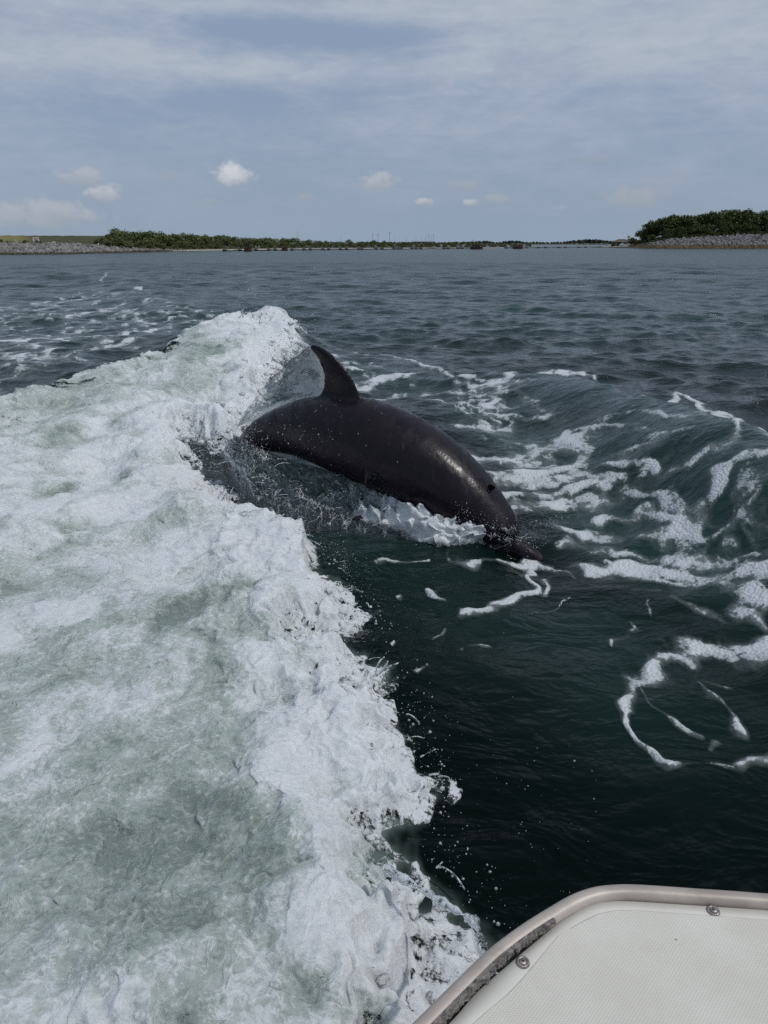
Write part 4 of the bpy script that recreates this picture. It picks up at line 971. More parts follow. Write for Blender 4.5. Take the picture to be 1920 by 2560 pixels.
def build_bubbles():
    m, T = material('bubble_film'); lw = T.new('ShaderNodeLayerWeight'); lw.inputs[0].default_value = .35; P = T.pos(); fr = T.math('POWER', lw.outputs['Facing'], 2.5)
    n = T.noise(P, 60, 3, .6)
    gl = T.new('ShaderNodeBsdfGlossy'); gl.inputs['Roughness'].default_value = .04; T.put(gl.inputs['Color'], (.9, .95, .95)); T.put(gl.inputs['Normal'], T.bump(n, .4, .01))
    tr = T.new('ShaderNodeBsdfTransparent'); T.put(tr.inputs[0], (.86, .9, .9))
    T.out(T.mixs(T.math('ADD', T.math('MULTIPLY', fr, .55), T.math('MULTIPLY', T.sstep(n, .55, .8), .12)), tr.outputs[0], gl.outputs[0]))
    bv, bf = ICO2; V = []; Fs = []; r = np.random.default_rng(8)
    for k, (u, v, rp, Y) in enumerate(((945, 1198, 34, 4.50), (905, 1225, 20, 4.50), (720, 1190, 22, 4.85), (690, 1160, 16, 4.95), (790, 1222, 24, 4.68), (842, 1236, 26, 4.58), (880, 1262, 18, 4.50), (800, 1268, 20, 4.62), (755, 1250, 16, 4.7), (650, 1185, 18, 4.95), (980, 1240, 18, 4.45), (925, 1275, 22, 4.42), (745, 1150, 20, 4.86), (620, 1165, 14, 5.1), (860, 1200, 14, 4.62))):
        c = at_y(u, v, Y); rad = rp * depth_of(c) / F; dn = 1 + .14 * pn(bv[:, 0] * 1.7 + k, bv[:, 1] * 1.7 + bv[:, 2], 700)
        V.append(bv * rad * np.array([1.1, 1, .9]) * dn[:, None] + c); Fs.append(bf + k * len(bv))
    o = mesh_from('water_bubbles', np.concatenate(V), np.concatenate(Fs), (m,), True); tag(o, 'clear bubble domes in the splash under the dolphin', kind='stuff')
build_bubbles()

# ------------------------------------------------------------------ spray: drops, ribbons and flecks in the air
def build_spray():
    r = np.random.default_rng(77); P = []; R = []
    E = np.array(FOAM_W[1:35]); seg = np.linalg.norm(np.diff(E, axis=0), axis=1); cs = np.concatenate([[0], np.cumsum(seg)])
    N = 6200
    t = r.uniform(0, cs[-1], N); q = np.stack([np.interp(t, cs, E[:, 0]), np.interp(t, cs, E[:, 1])], 1)
    out = np.abs(r.normal(0, 1, N)) * (.03 + .05 * (pn(t * 1.6, t * 0, 500) + .5).clip(0)) * (1 + .06 * q[:, 1])
    clump = pn(t * 3.5, t * 0 + 2, 501)
    keep = (clump > -.15) | (r.uniform(0, 1, N) < .25)
    q2 = q + np.stack([out * 1.0, r.normal(0, .08, N) + out * .3], 1)
    zb = base_height(q2[:, 0].astype(np.float32), q2[:, 1].astype(np.float32))
    z = zb + .02 + np.abs(r.normal(0, .055, N)) * np.exp(-out * 2)
    rad = np.clip(r.exponential(.0009, N) + .0006, 0, .0060) * (.75 + .14 * q2[:, 1])
    P.append(np.stack([q2[:, 0], q2[:, 1], z], 1)[keep]); R.append(rad[keep])
    def cluster(n, pts, sd, lo=.001, mean=.0008, mx=.006):
        pts = np.array(pts); i = r.integers(0, len(pts), n); p = pts[i] + r.normal(0, 1, (n, 3)) * np.array(sd)
        P.append(p); R.append(np.clip(lo + r.exponential(mean, n), 0, mx))
    cluster(160, SPU[::6] + np.array([0, -.10, -.02]), (.10, .06, .06), .0012, .0010)
    cluster(120, (SPU[::6] * .5 + SPL[::6] * .5) + np.array([0, -.08, .05]), (.10, .08, .06), .0012, .0011)
    cluster(600, [at_y(u, v, Y) for u, v, Y in ((1250, 1320, 4.12), (1300, 1330, 4.12), (1330, 1345, 4.15), (1345, 1320, 4.3), (1375, 1310, 4.3), (1395, 1300, 4.3), (1160, 1280, 4.2), (1210, 1310, 4.15))], (.035, .04, .035), .0010, .0008)
    cluster(420, [at_y(u, v, 5.05) for u, v in ((600, 1070), (625, 1090), (640, 1120), (590, 1110), (660, 1135), (615, 1050))], (.06, .05, .05), .0011, .0010)
    cluster(500, [at_y(u, v, 5.5) for u, v in ((620, 1000), (650, 960), (700, 920), (590, 1080), (600, 1120), (640, 1040))], (.10, .12, .08), .0012, .0009)
    cluster(210, [at_y(u, v, 4.55) for u, v in ((700, 1080), (780, 1060), (850, 1040), (900, 1100), (760, 1110), (1000, 1150), (1100, 1200), (680, 1060))], (.14, .10, .09), .0010, .0009)
    cluster(420, [at_y(u, v, 8.5) for u, v in ((640, 770), (690, 800), (740, 830), (720, 770), (780, 830), (610, 760))], (.22, .4, .14), .0018, .0014)
    cluster(260, [at_y(u, v, 5.0) for u, v in ((700, 790), (850, 830), (950, 820), (800, 760), (1050, 900), (640, 720))], (.45, .5, .22), .0012, .0009)
    # drops and bubbles lying on or just over the dark water beside the wake
    n = 170; uu = r.uniform(900, 1500, n); vv = 1500 + (uu - 820) * 1.05 + r.normal(60, 240, n); ok = (vv > 1380) & (vv < 2350)
    pts = np.array([at_z(u, v, -.10) for u, v in zip(uu[ok], vv[ok])]); P.append(pts + np.stack([pts[:, 0] * 0, pts[:, 0] * 0, r.uniform(-.01, .06, len(pts))], 1)); R.append(np.clip(.0006 + r.exponential(.0007, len(pts)), 0, .004))
    big = [at_y(u, v, Y) for u, v, Y in ((1053, 1757, 2.75), (850, 1652, 3.0), (852, 1670, 3.0), (905, 1688, 2.95), (1240, 2222, 1.6), (1245, 2310, 1.5), (1135, 2035, 1.95), (985, 1775, 2.6), (1015, 1795, 2.5), (1000, 1790, 2.5), (1268, 2345, 1.4), (1225, 2180, 1.65), (1140, 2128, 1.8), (805, 1655, 3.05))]
    P.append(np.array(big)); R.append(r.uniform(.004, .0075, len(big)))
    P = np.concatenate(P); R = np.concatenate(R); bv, bf = ICO0; n = len(P)
    big_i = R > .0042
    sc = R[:, None, None] * r.uniform(.75, 1.35, (n, 1, 3))
    V = (bv[None] * sc + P[:, None, :]).reshape(-1, 3); Fq = (bf[None] + (np.arange(n) * len(bv))[:, None, None]).reshape(-1, 3)
    o = mesh_from('spray', V, Fq, (M_DROP,), True); tag(o, 'fine white spray drops flying off the wake and the dolphin', kind='stuff')
    # ribbons of water pulled out of the splash
    mb = MB(); rr = random.Random(9)
    def ribbon(p, d, L, r0, n=9, curl=1.0):
        pts = []; rad = []; w = Vector((rr.uniform(-1, 1), rr.uniform(-1, 1), rr.uniform(-.4, 1)))
        for i in range(n):
            f = i / (n - 1); pts.append(Vector(p) + Vector(d) * L * f + w * (L * .35 * curl * f * f) + Vector((0, 0, -L * .45 * f * f))); rad.append(r0 * (1 - .55 * f) * (1 + .3 * math.sin(7 * f + r0 * 900)) + .0006)
        rad[-1] = r0 * .9; mb.tube(pts, rad, 6)
    for k in range(45):
        i = rr.randrange(10, 280); f = rr.uniform(.0, .7); p = SPU[i] * (1 - f) + SPL[i] * f + np.array([0, -.05, .03])
        ribbon(p, (rr.uniform(-1, 1), rr.uniform(-.8, .1), rr.uniform(.1, 1.0)), rr.uniform(.06, .20), rr.uniform(.0016, .0042))
    for (u, v, Y) in ((1195, 1330, 4.2), (1225, 1335, 4.15), (1260, 1342, 4.13), (1285, 1345, 4.12), (1310, 1340, 4.14), (1325, 1338, 4.17)):
        for k in range(5): ribbon(at_y(u + rr.uniform(-15, 15), v + 6, Y), (rr.uniform(-.5, .5), rr.uniform(-.5, .1), rr.uniform(.2, 1)), rr.uniform(.025, .07), rr.uniform(.001, .0022))
    for k in range(220):
        t_ = rr.uniform(0, cs[-1]); qx, qy = np.interp(t_, cs, E[:, 0]), np.interp(t_, cs, E[:, 1]); qx += rr.uniform(-.09, .03)
        if edge_sdf(np.array([qx], np.float32), np.array([qy], np.float32))[0] < -.02: continue
        zz = base_height(np.array([qx], np.float32), np.array([qy], np.float32))[0]
        ribbon((qx, qy, zz + .07), (rr.uniform(.3, 1), rr.uniform(-.4, .6), rr.uniform(.0, .7)), rr.uniform(.03, .10) * (.8 + .06 * qy), rr.uniform(.001, .003), 8)
    for (u, v) in ((600, 1290), (560, 1250), (640, 775), (600, 775), (655, 790), (700, 820), (690, 1310), (930, 1690)):
        p = at_z(u, v, .05) if v > 900 else at_y(u, v + 20, 10.5)
        for k in range(5): ribbon(p + np.array([rr.uniform(-.05, .05), 0, 0]), (rr.uniform(-.3, .7), 0, rr.uniform(.5, 1)), rr.uniform(.05, .13) * (1 + .06 * p[1]), rr.uniform(.002, .004) * (1 + .06 * p[1]), 8)
    # the rope of water running down to the rail
    pts = catmull([at_z(u, v, z) for u, v, z in ((960, 2170, .10), (1040, 2215, .12), (1110, 2260, .14), (1165, 2290, .17), (1190, 2310, .22), (1200, 2350, .30), (1212, 2400, .42), (1222, 2430, .50))], 40)
    rad = [.010 + .004 * math.sin(i * .7) + .003 * math.sin(i * 1.9) - .004 * (i / 40) for i in range(40)]; mb.tube([tuple(p) for p in pts], rad, 10)
    o = mesh_from('water_ribbons', mb.v, mb.f, (mat_ribbon(),), True); tag(o, 'thin ribbons and strings of water flung from the splash', kind='stuff')
def mat_ribbon():
    m, T = material('ribbon_water'); P = T.pos(); n = T.noise(P, 60, 4, .65)
    wet = T.princ(Base_Color=(.58, .62, .64), Roughness=.15, Normal=T.bump(n, .5, .01), Coat_Weight=.7, Coat_Roughness=.05)
    cl = T.princ(Base_Color=(.9, .95, .94), Roughness=.02, IOR=1.33, Transmission_Weight=1.0)
    T.out(T.mixs(T.sstep(n, .38, .6), cl, wet)); return m
build_spray()
# ------------------------------------------------------------------ land
def mat_ground(name, cols, scale):
    m, T = material(name); P = T.pos()
    n = T.noise(P, scale, 6, .65, .3); n2 = T.noise(P, scale * 6, 4, .65)
    c = T.mix(T.sstep(T.math('ADD', T.math('MULTIPLY', n, .65), T.math('MULTIPLY', n2, .35)), .35, .65), cols[0], cols[1])
    if len(cols) > 2: c = T.mix(T.attr('patch'), c, cols[2])
    T.out(T.princ(Base_Color=c, Roughness=.9, Specular_IOR_Level=.15)); return m
def mat_leaf(name, dark, light):
    m, T = material(name)
    oi = T.new('ShaderNodeObjectInfo'); P = T.pos()
    n = T.noise(P, .9, 4, .7); g = T.attr('tone')
    c = T.mix(T.math('ADD', T.math('MULTIPLY', T.sstep(n, .3, .7), .6), T.math('MULTIPLY', g, .4)), dark, light)
    c = T.mix(T.math('MULTIPLY', oi.outputs['Random'], .45), c, tuple(q * .55 for q in light))
    d = T.princ(Base_Color=c, Roughness=.6, Specular_IOR_Level=.25)
    T.out(d); return m
def mat_stone(name, a, b, wet):
    m, T = material(name); P = T.pos(); sp = T.new('ShaderNodeSeparateXYZ'); T.put(sp.inputs[0], P)
    t = T.attr('tone'); n = T.noise(P, 2.5, 4, .65)
    c = T.mix(T.math('ADD', T.math('MULTIPLY', t, .7), T.math('MULTIPLY', T.math('SUBTRACT', n, .5), .7)), a, b)
    c = T.mix(T.sstep(T.math('ADD', sp.outputs[2], T.math('MULTIPLY', T.math('SUBTRACT', n, .5), .8)), wet[3] * 1.25, wet[3] * .8), c, wet[:3])
    T.out(T.princ(Base_Color=c, Roughness=.85, Specular_IOR_Level=.2)); return m
G_BANK = mat_ground('bank_grass', ((.040, .046, .018), (.078, .076, .034), (.17, .155, .055)), .35)
G_SAND = mat_ground('shore_sand', ((.26, .25, .22), (.36, .34, .30)), .5)
G_FAR = mat_ground('marsh_ground', ((.05, .06, .03), (.085, .08, .05)), .05)
G_ISL = mat_ground('islet_soil', ((.05, .045, .03), (.09, .08, .055)), .4)

def strip(name, rows, mats, attrs=None, mi=None):
    """terrain: rows of equally many points, joined row by row"""
    n = len(rows[0]); V = np.concatenate([np.array(r) for r in rows]); m = len(rows)
    i = np.arange(m - 1)[:, None] * n; j = np.arange(n - 1)[None, :]
    Fq = np.stack([(i + j).ravel(), (i + j + 1).ravel(), (i + n + j + 1).ravel(), (i + n + j).ravel()], 1)
    return mesh_from(name, V, Fq, mats, True, None, attrs)

# left bank and the long low shore that runs on from it
US = np.linspace(-500, 1340, 240)
WL = np.interp(US, [-500, 0, 160, 320, 500, 700, 900, 1100, 1340], [641, 637, 636, 631.5, 627.5, 624, 622.3, 621.3, 620.6])
shore = np.array([at_z(u, v, 0) for u, v in zip(US, WL)])
perp = np.array([-.72, .70, 0])
berm = np.interp(US, [-500, 0, 220, 300, 420, 520, 1340], [1.45, 1.45, 1.35, .9, .35, .25, .22])
crest = shore + perp * 32
hz = HC + (609 - 590.5) / F * (crest[:, 1] * CP) * np.interp(US, [-500, 470, 540, 640], [1, 1, .6, -.5]); hz = np.clip(hz, .45, None)
nz = lambda k, s: pn(US * k, US * 0 + s, s)
rows = [shore + np.array([0, -3, 0]) + np.outer(np.full(len(US), -.9), [0, 0, 1]),
        shore + np.outer(np.zeros(len(US)), [0, 0, 1]),
        shore + perp * 4 + np.outer(berm, [0, 0, 1]),
        shore + perp * 6 + np.outer(berm + .1, [0, 0, 1])]
for f in (.2, .4, .6, .8, 1.0):
    rows.append(shore + perp * (6 + 26 * f) + np.outer(berm + (hz - berm) * (f ** .8) + .12 * nz(.06, 600 + int(f * 10)) + .08 * nz(.2, 620 + int(f * 10)), [0, 0, 1]))
rows.append(shore + perp * 46 + np.outer(hz - .1, [0, 0, 1])); rows.append(shore + perp * 90 + np.outer(hz * 0 + .3, [0, 0, 1]))
patch = np.zeros((len(rows), len(US)))
for k in range(4, len(rows)):
    q = rows[k][:, 0] / rows[k][:, 1]; patch[k] = np.interp(q, [-.60, -.52, -.458, -.445], [0, 1, .9, 0]) * (1 if k > 4 else .45)
o = strip('left_bank', rows, (G_BANK,), {'patch': patch.ravel()}); tag(o, kind='structure')
sb = [shore + np.array([0, -.5, -.05]), shore + np.array([0, -.05, .06]), shore + perp * 3 + np.outer(berm * .55 + .05, [0, 0, 1])]
kk = US > 430; o = strip('shore_sand', [r[kk] + np.array([0, -.3, .10]) for r in sb], (G_SAND,)); tag(o, kind='structure')

def stones(name, pts, rad, m, label, ico=None, seed=1):
    r = np.random.default_rng(seed); bv, bf = ico or ICO0; n = len(pts)
    sc = rad[:, None] * r.uniform(.65, 1.35, (n, 3)); ang = r.uniform(0, 6.28, n)
    B = np.repeat(bv[None], n, 0) * (1 + r.normal(0, .13, (n, len(bv), 1)))
    B = B * sc[:, None, :]; c, s_ = np.cos(ang)[:, None], np.sin(ang)[:, None]
    x, y = B[..., 0] * c - B[..., 1] * s_, B[..., 0] * s_ + B[..., 1] * c; B[..., 0], B[..., 1] = x, y
    V = (B + pts[:, None, :]).reshape(-1, 3); Fq = (bf[None] + (np.arange(n) * len(bv))[:, None, None]).reshape(-1, 3)
    o = mesh_from(name, V, Fq, (m,), False, None, {'tone': np.repeat(r.uniform(0, 1, n) ** 1.3, len(bv))}); tag(o, label, kind='stuff'); return o
r5 = np.random.default_rng(50)
n = 2600; uu = r5.uniform(-60, 470, n) if False else np.concatenate([r5.uniform(-80, 310, 2100), r5.uniform(300, 470, 500)]); n = len(uu)
sh_ = np.stack([np.interp(uu, US, shore[:, k]) for k in range(3)], 1); bm = np.interp(uu, US, berm); f = r5.uniform(-.12, 1.08, n)
pts = sh_ + perp * (4 * f)[:, None]; pts[:, 2] += np.clip(f, -.2, 1.05) * bm + r5.uniform(-.06, .14, n)
stones('riprap', pts, r5.uniform(.12, .36, n) * np.interp(uu, [300, 470], [1, .55]), mat_stone('riprap_stone', (.13, .125, .118), (.36, .35, .33), (.075, .062, .045, .32)), 'grey rubble stones along the foot of the grassy left bank', seed=51)

# trees: trunk and leafy crown, a few kinds copied with their parts
def crown_mesh(name, lobes, nleaf, size, m, seed):
    r = np.random.default_rng(seed); V = []; n = nleaf; tone = []
    lob = np.array(lobes); w = lob[:, 3] ** 2; idx = r.choice(len(lob), n, p=w / w.sum())
    d = r.normal(0, 1, (n, 3)); d /= np.linalg.norm(d, axis=1)[:, None]; d[:, 2] = np.where(d[:, 2] < -.35, -d[:, 2], d[:, 2])
    rad = lob[idx, 3] * (r.uniform(.55, 1.0, n) ** .5) * (1 + .18 * r.normal(0, 1, n))
    C = lob[idx, :3] + d * rad[:, None] * np.array([1, 1, .85])
    a = r.normal(0, 1, (n, 3)) + d * .2; b = r.normal(0, 1, (n, 3)); a /= np.linalg.norm(a, axis=1)[:, None]
    b -= a * (a * b).sum(1)[:, None]; b /= np.linalg.norm(b, axis=1)[:, None]
    s = size * r.uniform(.5, 1.4, (n, 1)); s2 = s * r.uniform(.5, .9, (n, 1))
    V = np.stack([C - a * s, C + b * s2, C + a * s, C - b * s2], 1).reshape(-1, 3)
    Fq = np.arange(4 * n).reshape(n, 4); tone = np.repeat(r.uniform(0, 1, n), 4)
    # an inner shade body of looser, bigger sprays keeps the middle opaque
    o = mesh_from(name, V, Fq, (m,), True, None, {'tone': tone}); return o
M_BARK = plain('bark', (.13, .11, .09), .9, 0, .3, 6)
def make_tree(name, kind, H, Wd, m, seed, nleaf, leaf, label, cat='tree', group=None):
    r = random.Random(seed); root = empty(name); tag(root, label, cat, group)
    lobes = []
    for k in range(kind):
        x = r.uniform(-.5, .5) * Wd; y = r.uniform(-.35, .35) * Wd; edge = abs(x) / (Wd * .5)
        z = H * r.uniform(.30, .86) * (1 - .30 * edge); lobes.append((x, y, z, H * r.uniform(.16, .30)))
    lobes.append((0, 0, H * .62, H * .34)); lobes.append((r.uniform(-.3, .3) * Wd, 0, H * .28, H * .26)); lobes.append((r.uniform(-.3, .3) * Wd, -.1 * Wd, H * .2, H * .2))
    c = crown_mesh('crown', lobes, nleaf, leaf, m, seed); c.parent = root
    t = MB(); t.tube([(0, 0, -.3), (.05 * H, 0, H * .25), (.02 * H, .02 * H, H * .55)], [H * .035, H * .026, H * .012], 7)
    for k in range(4):
        an = r.uniform(0, 6.28); t.tube([(.04 * H, 0, H * .22), (math.cos(an) * Wd * .18, math.sin(an) * Wd * .15, H * .42), (math.cos(an) * Wd * .3, math.sin(an) * Wd * .25, H * .6)], [H * .018, H * .012, H * .006], 5)
    t.build('trunk', M_BARK, root, True); return root
def copy_thing(root):
    c = root.copy(); COL.objects.link(c)
    for ch in list(root.children):
        d = ch.copy(); COL.objects.link(d); d.parent = c
        for g in list(ch.children):
            e = g.copy(); COL.objects.link(e); e.parent = d
    return c
def place(o, p, s=1.0, rz=0.0, sz=None): o.location = tuple(p); o.scale = (s, s, sz if sz else s); o.rotation_euler = (0, 0, rz)

L_ISL = mat_leaf('islet_leaf', (.018, .030, .007), (.090, .122, .026))
L_LFT = mat_leaf('shore_leaf', (.048, .068, .020), (.160, .188, .060))
L_FAR = mat_leaf('far_leaf_haze', (.052, .066, .044), (.088, .098, .066))  # greyer leaf colour: distance haze painted into the far trees
rt_ = random.Random(5)
GR = 'trees of the long low wood on the far left shore'
LB = 'leafy green tree in the long low wood on the far left shore'
left = [make_tree('shore_tree', 9, 4.0, 5.4, L_LFT, 300 + k, 1500, .17, LB, group=GR) for k in range(5)]
used = set()
def left_tree(u, back, top_v, rz):
    sh = np.array([np.interp(u, US, shore[:, k]) for k in range(3)]); p = sh * (1 + back / sh[1])
    z0 = .2 if u > 330 else np.interp(u, US, berm)
    H = HC + (609 - top_v) / F * p[1] * 1.0 - z0
    k = rt_.randrange(5)
    if k not in used: used.add(k); o = left[k]
    else: o = copy_thing(left[k])
    part_ = 'at its left end by the grassy bank' if u < 420 else 'left of the middle' if u < 640 else 'in the middle, under the lone pole' if u < 900 else 'at its thin right end'
    o['label'] = ('tall leafy tree in the long left wood, ' if back > 14 else 'low waterside bush of the long left wood, ') + part_
    o['category'] = 'tree' if back > 14 else 'bush'; o['group'] = ('trees ' if back > 14 else 'bushes ') + 'of the left wood ' + part_
    s = max(.25, H / 3.75); place(o, (p[0], p[1], z0 - .05), s * rt_.uniform(.95, 1.2), rz, s); return o
tops = ([262, 284, 320, 350, 400, 430, 500, 600, 700, 760, 830, 900, 960, 1000, 1060, 1150, 1260, 1330], [586, 577, 580, 583, 585, 588, 590, 594, 596, 600, 603, 603, 604, 605, 606, 606, 607, 608])
u = 292.0
while u < 1330:
    tv = np.interp(u, *tops) + rt_.uniform(-1.5, 2.5)
    left_tree(u, rt_.uniform(16, 26), tv, rt_.uniform(0, 6.28))
    u += rt_.uniform(10, 17) * (1 if u < 900 else 1.1)
u = 300.0
while u < 1300:                                      # lower bushes along the water's edge in front of them
    tv = np.interp(u, *tops); wl = np.interp(u, US, WL); left_tree(u, rt_.uniform(6, 11), tv + (wl - tv) * rt_.uniform(.30, .55), rt_.uniform(0, 6.28)); u += rt_.uniform(18, 30)
for k in (0, 1, 2, 3, 4):
    if k not in used: left_tree(600 + 40 * k, 20, 594, 0)
# bushes at the end of the grassy bank
b0 = make_tree('bush', 7, 1.6, 3.2, L_LFT, 340, 900, .12, 'round dark bush at the right foot of the grassy bank', 'bush', 'bushes at the end of the grassy bank')
for i, (u, bk, H, sx) in enumerate(((262, 9, 1.7, 1.1), (285, 8, 1.6, 1.3), (246, 10, 1.1, .8), (310, 8, 1.5, 1.2), (330, 8, 1.2, 1.0))):
    o = b0 if i == 0 else copy_thing(b0); sh = np.array([np.interp(u, US, shore[:, k]) for k in range(3)]); o['label'] = ('second round dark bush at the foot of the bank', 'round bush nearest the marker, third from the left', 'smallest and leftmost round bush at the end of the grassy bank', 'fourth round bush, half under the first tall tree', 'rightmost round bush before the wood begins')[i]; p = sh * (1 + bk / sh[1]); place(o, (p[0], p[1], np.interp(u, US, berm) - .05), sx, i * 1.3, H / 1.6)
b1 = make_tree('shrub', 5, .8, 1.1, L_LFT, 341, 400, .07, 'small dark shrub on the grass left of the white sign', 'shrub', 'shrubs at the top of the left rubble')
for i, (u, s, lb) in enumerate(((67, .9, None), (25, .7, 'small dark shrub on the grass below the faded sign'), (8, 1.0, 'small dark shrub on the grass at the left picture edge'), (97, .9, 'low dark shrub right under the white sign'), (105, .7, 'low dark shrub right of the white sign post'))):
    o = b1 if i == 0 else copy_thing(b1); sh = np.array([np.interp(u, US, shore[:, k]) for k in range(3)]); p = sh * (1 + 5.5 / sh[1]); place(o, (p[0], p[1], np.interp(u, US, berm) + .05), s, i)
    if lb: o['label'] = lb

# signs on the bank
M_PAINT = plain('sign_white', (.74, .70, .72), .6, 0, .06, 5); M_RED = plain('sign_red', (.45, .12, .14), .6, 0, .1, 9); M_POST = plain('sign_post', (.16, .15, .14), .8, 0, .2, 5); M_FADE = plain('sign_faded', (.42, .44, .36), .7, 0, .15, 5)
def sign(u, back, cv, w, h, m, lines, label, tilt):
    sh = np.array([np.interp(u, US, shore[:, k]) for k in range(3)]); p = sh * (1 + back / sh[1]); zc = HC + (609 - cv) / F * p[1]; z0 = float(np.interp(u, US, berm)) - .1
    root = empty('sign', (p[0], p[1], z0)); tag(root, label, 'sign'); H = zc - z0
    q = MB(); q.box((0, 0, H), (w, .04, h)); b = q.build('sign_board', m, root); b.rotation_euler = (0, 0, 0)
    for sgn in (-1, 1):
        q = MB(); q.box((sgn * w * .32, .06, (H - h * .1) / 2), (.09, .09, H + h * .5)); q.build('post', M_POST, root)
    if lines:
        for k, (zz, ww, hh) in enumerate(lines):
            q = MB(); q.box((0, -.024, H + zz * h), (ww * w, .006, hh * h)); q.build('lettering', M_RED, b)
    root.rotation_euler = (math.radians(-1), math.radians(tilt), math.radians(4)); return root
sign(96, 6.6, 601.0, 1.0, .84, M_PAINT, [(.30, .8, .11), (.08, .62, .13), (-.14, .7, .10), (-.33, .5, .10)], 'white warning board with reddish lettering on the grassy left bank', -3)
sign(45, 9, 603, .50, .44, M_FADE, None, 'small faded board on the yellowish grass at far left', 2)
sign(248, 6.6, 610, .20, .30, M_PAINT, None, 'tiny white marker board at the foot of the bushes', 6)

# right islet: rubble bank, soil, dense trees
UI = np.linspace(1475, 2600, 120)
WI = np.interp(UI, [1475, 1560, 1640, 2600], [618.6, 620.2, 621.3, 622.0])
ish = np.array([at_z(a, b, 0) for a, b in zip(UI, WI)])
top_v = np.interp(UI, [1475, 1580, 1630, 1680, 1760, 1860, 2000, 2600], [617.8, 616, 608, 601, 596, 591, 590, 590])
bt = HC + (609 - top_v) / F * (ish[:, 1] + 9)
bt = np.clip(bt, .12, None)
pe = np.array([.25, 1.0, 0])
rows = [ish + np.array([0, -4, -1.0]), ish, ish + pe * 9 + np.outer(bt, [0, 0, 1]), ish + pe * 14 + np.outer(bt + .4 * np.clip(bt, 0, 1), [0, 0, 1]), ish + pe * 34 + np.outer(bt * 1.55 + .1, [0, 0, 1]), ish + pe * 46 + np.outer(bt * 1.3, [0, 0, 1]), ish + pe * 60 + np.outer(bt * 0 - .6, [0, 0, 1])]
o = strip('right_islet', rows, (G_ISL,)); tag(o, kind='structure')
spit = [(1440, 618.2), (1500, 618.8), (1560, 619.9), (1610, 620.6), (1660, 621.0)]
sp_ = np.array([at_z(a, b, 0) for a, b in catmull(np.array(spit), 30)])
zt = np.interp(np.linspace(0, 1, 30), [0, .3, .6, 1], [.1, .35, .75, .8])
o = strip('sand_spit', [sp_ + np.array([0, -2, -.4]), sp_ + np.array([0, -.6, .05]), sp_ + np.array([1, 4, 0]) + np.outer(zt * .7, [0, 0, 1]), sp_ + np.array([2, 14, 0]) + np.outer(zt, [0, 0, 1]), sp_ + np.array([4, 60, 0]) + np.outer(zt * 0 - .5, [0, 0, 1])], (G_SAND,)); tag(o, kind='structure')
n = 3000; uu = r5.uniform(1585, 2000, n); f = r5.uniform(-.06, 1.06, n)
s0 = np.stack([np.interp(uu, UI, ish[:, k]) for k in range(3)], 1); b_ = np.interp(uu, UI, bt)
pts = s0 + pe * (9 * f)[:, None]; pts[:, 2] += np.clip(f, -.1, 1.02) * b_ + r5.uniform(-.12, .12, n)
stones('islet_riprap', pts, r5.uniform(.20, .55, n) * np.interp(uu, [1585, 1680], [.45, 1]), mat_stone('islet_stone', (.10, .097, .097), (.33, .32, .33), (.125, .09, .05, 1.15)), 'pale rubble stones with a brown tide line along the right islet', ico=ICO1, seed=52)
GI = 'dense trees crowding the right islet'
isl = [make_tree('islet_tree', 11, 8.0, 9.5, L_ISL, 360 + k, 3600, .26, 'dense dark green tree in the crowded wood on the right islet', group=GI) for k in range(4)]
outline = ([1560, 1580, 1600, 1620, 1650, 1690, 1720, 1760, 1800, 1840, 1870, 1900, 1960, 2200], [611, 604, 590, 576, 562, 544, 546, 545, 539, 534, 532, 538, 536, 540])
spots = []
u = 1592.0
while u < 2160: spots.append((u, rt_.uniform(20, 30), 0)); u += rt_.uniform(20, 32)
u = 1604.0
while u < 2100: spots.append((u, rt_.uniform(12.5, 16), 1)); u += rt_.uniform(26, 40)
for i, (u, bk, low) in enumerate(spots):
    k = i % 4; o = isl[k] if i < 4 else copy_thing(isl[k])
    sh = np.array([np.interp(u, UI, ish[:, q]) for q in range(3)]); p = sh + pe * bk; z0 = float(np.interp(u, UI, bt)) - .1
    tv = np.interp(u, *outline) + rt_.uniform(-1, 3)
    where = 'at the low left tip above the spit' if u < 1640 else 'in the middle of the slope' if u < 1780 else 'towards the right picture edge'
    o['label'] = ('low bushy tree fronting the islet wood, ' if low else 'tall dark tree of the islet wood, ') + where
    o['group'] = ('front' if low else 'back') + ' trees of the islet wood ' + where
    H = HC + (609 - tv) / F * p[1] - z0
    if low: H *= rt_.uniform(.42, .68)
    s = max(.22, H / 8.0 * 1.06); place(o, (p[0], p[1], z0), max(s, .3) * rt_.uniform(.85, 1.05), rt_.uniform(0, 6.28), s)

us_ = make_tree('shrub', 6, 1.6, 3.0, L_ISL, 371, 700, .20, 'low dark shrub along the top edge of the islet rubble', 'shrub', 'shrubs along the top of the islet rubble')
u = 1596.0; first = True
while u < 2080:
    o = us_ if first else copy_thing(us_); first = False
    sh = np.array([np.interp(u, UI, ish[:, q]) for q in range(3)]); p = sh + pe * rt_.uniform(9.6, 11.5); s_ = rt_.uniform(.7, 1.15) * float(np.interp(u, [1596, 1680], [.6, 1.0]))
    place(o, (p[0], p[1], float(np.interp(u, UI, bt)) - .15), s_, rt_.uniform(0, 6.28)); u += rt_.uniform(9, 15)
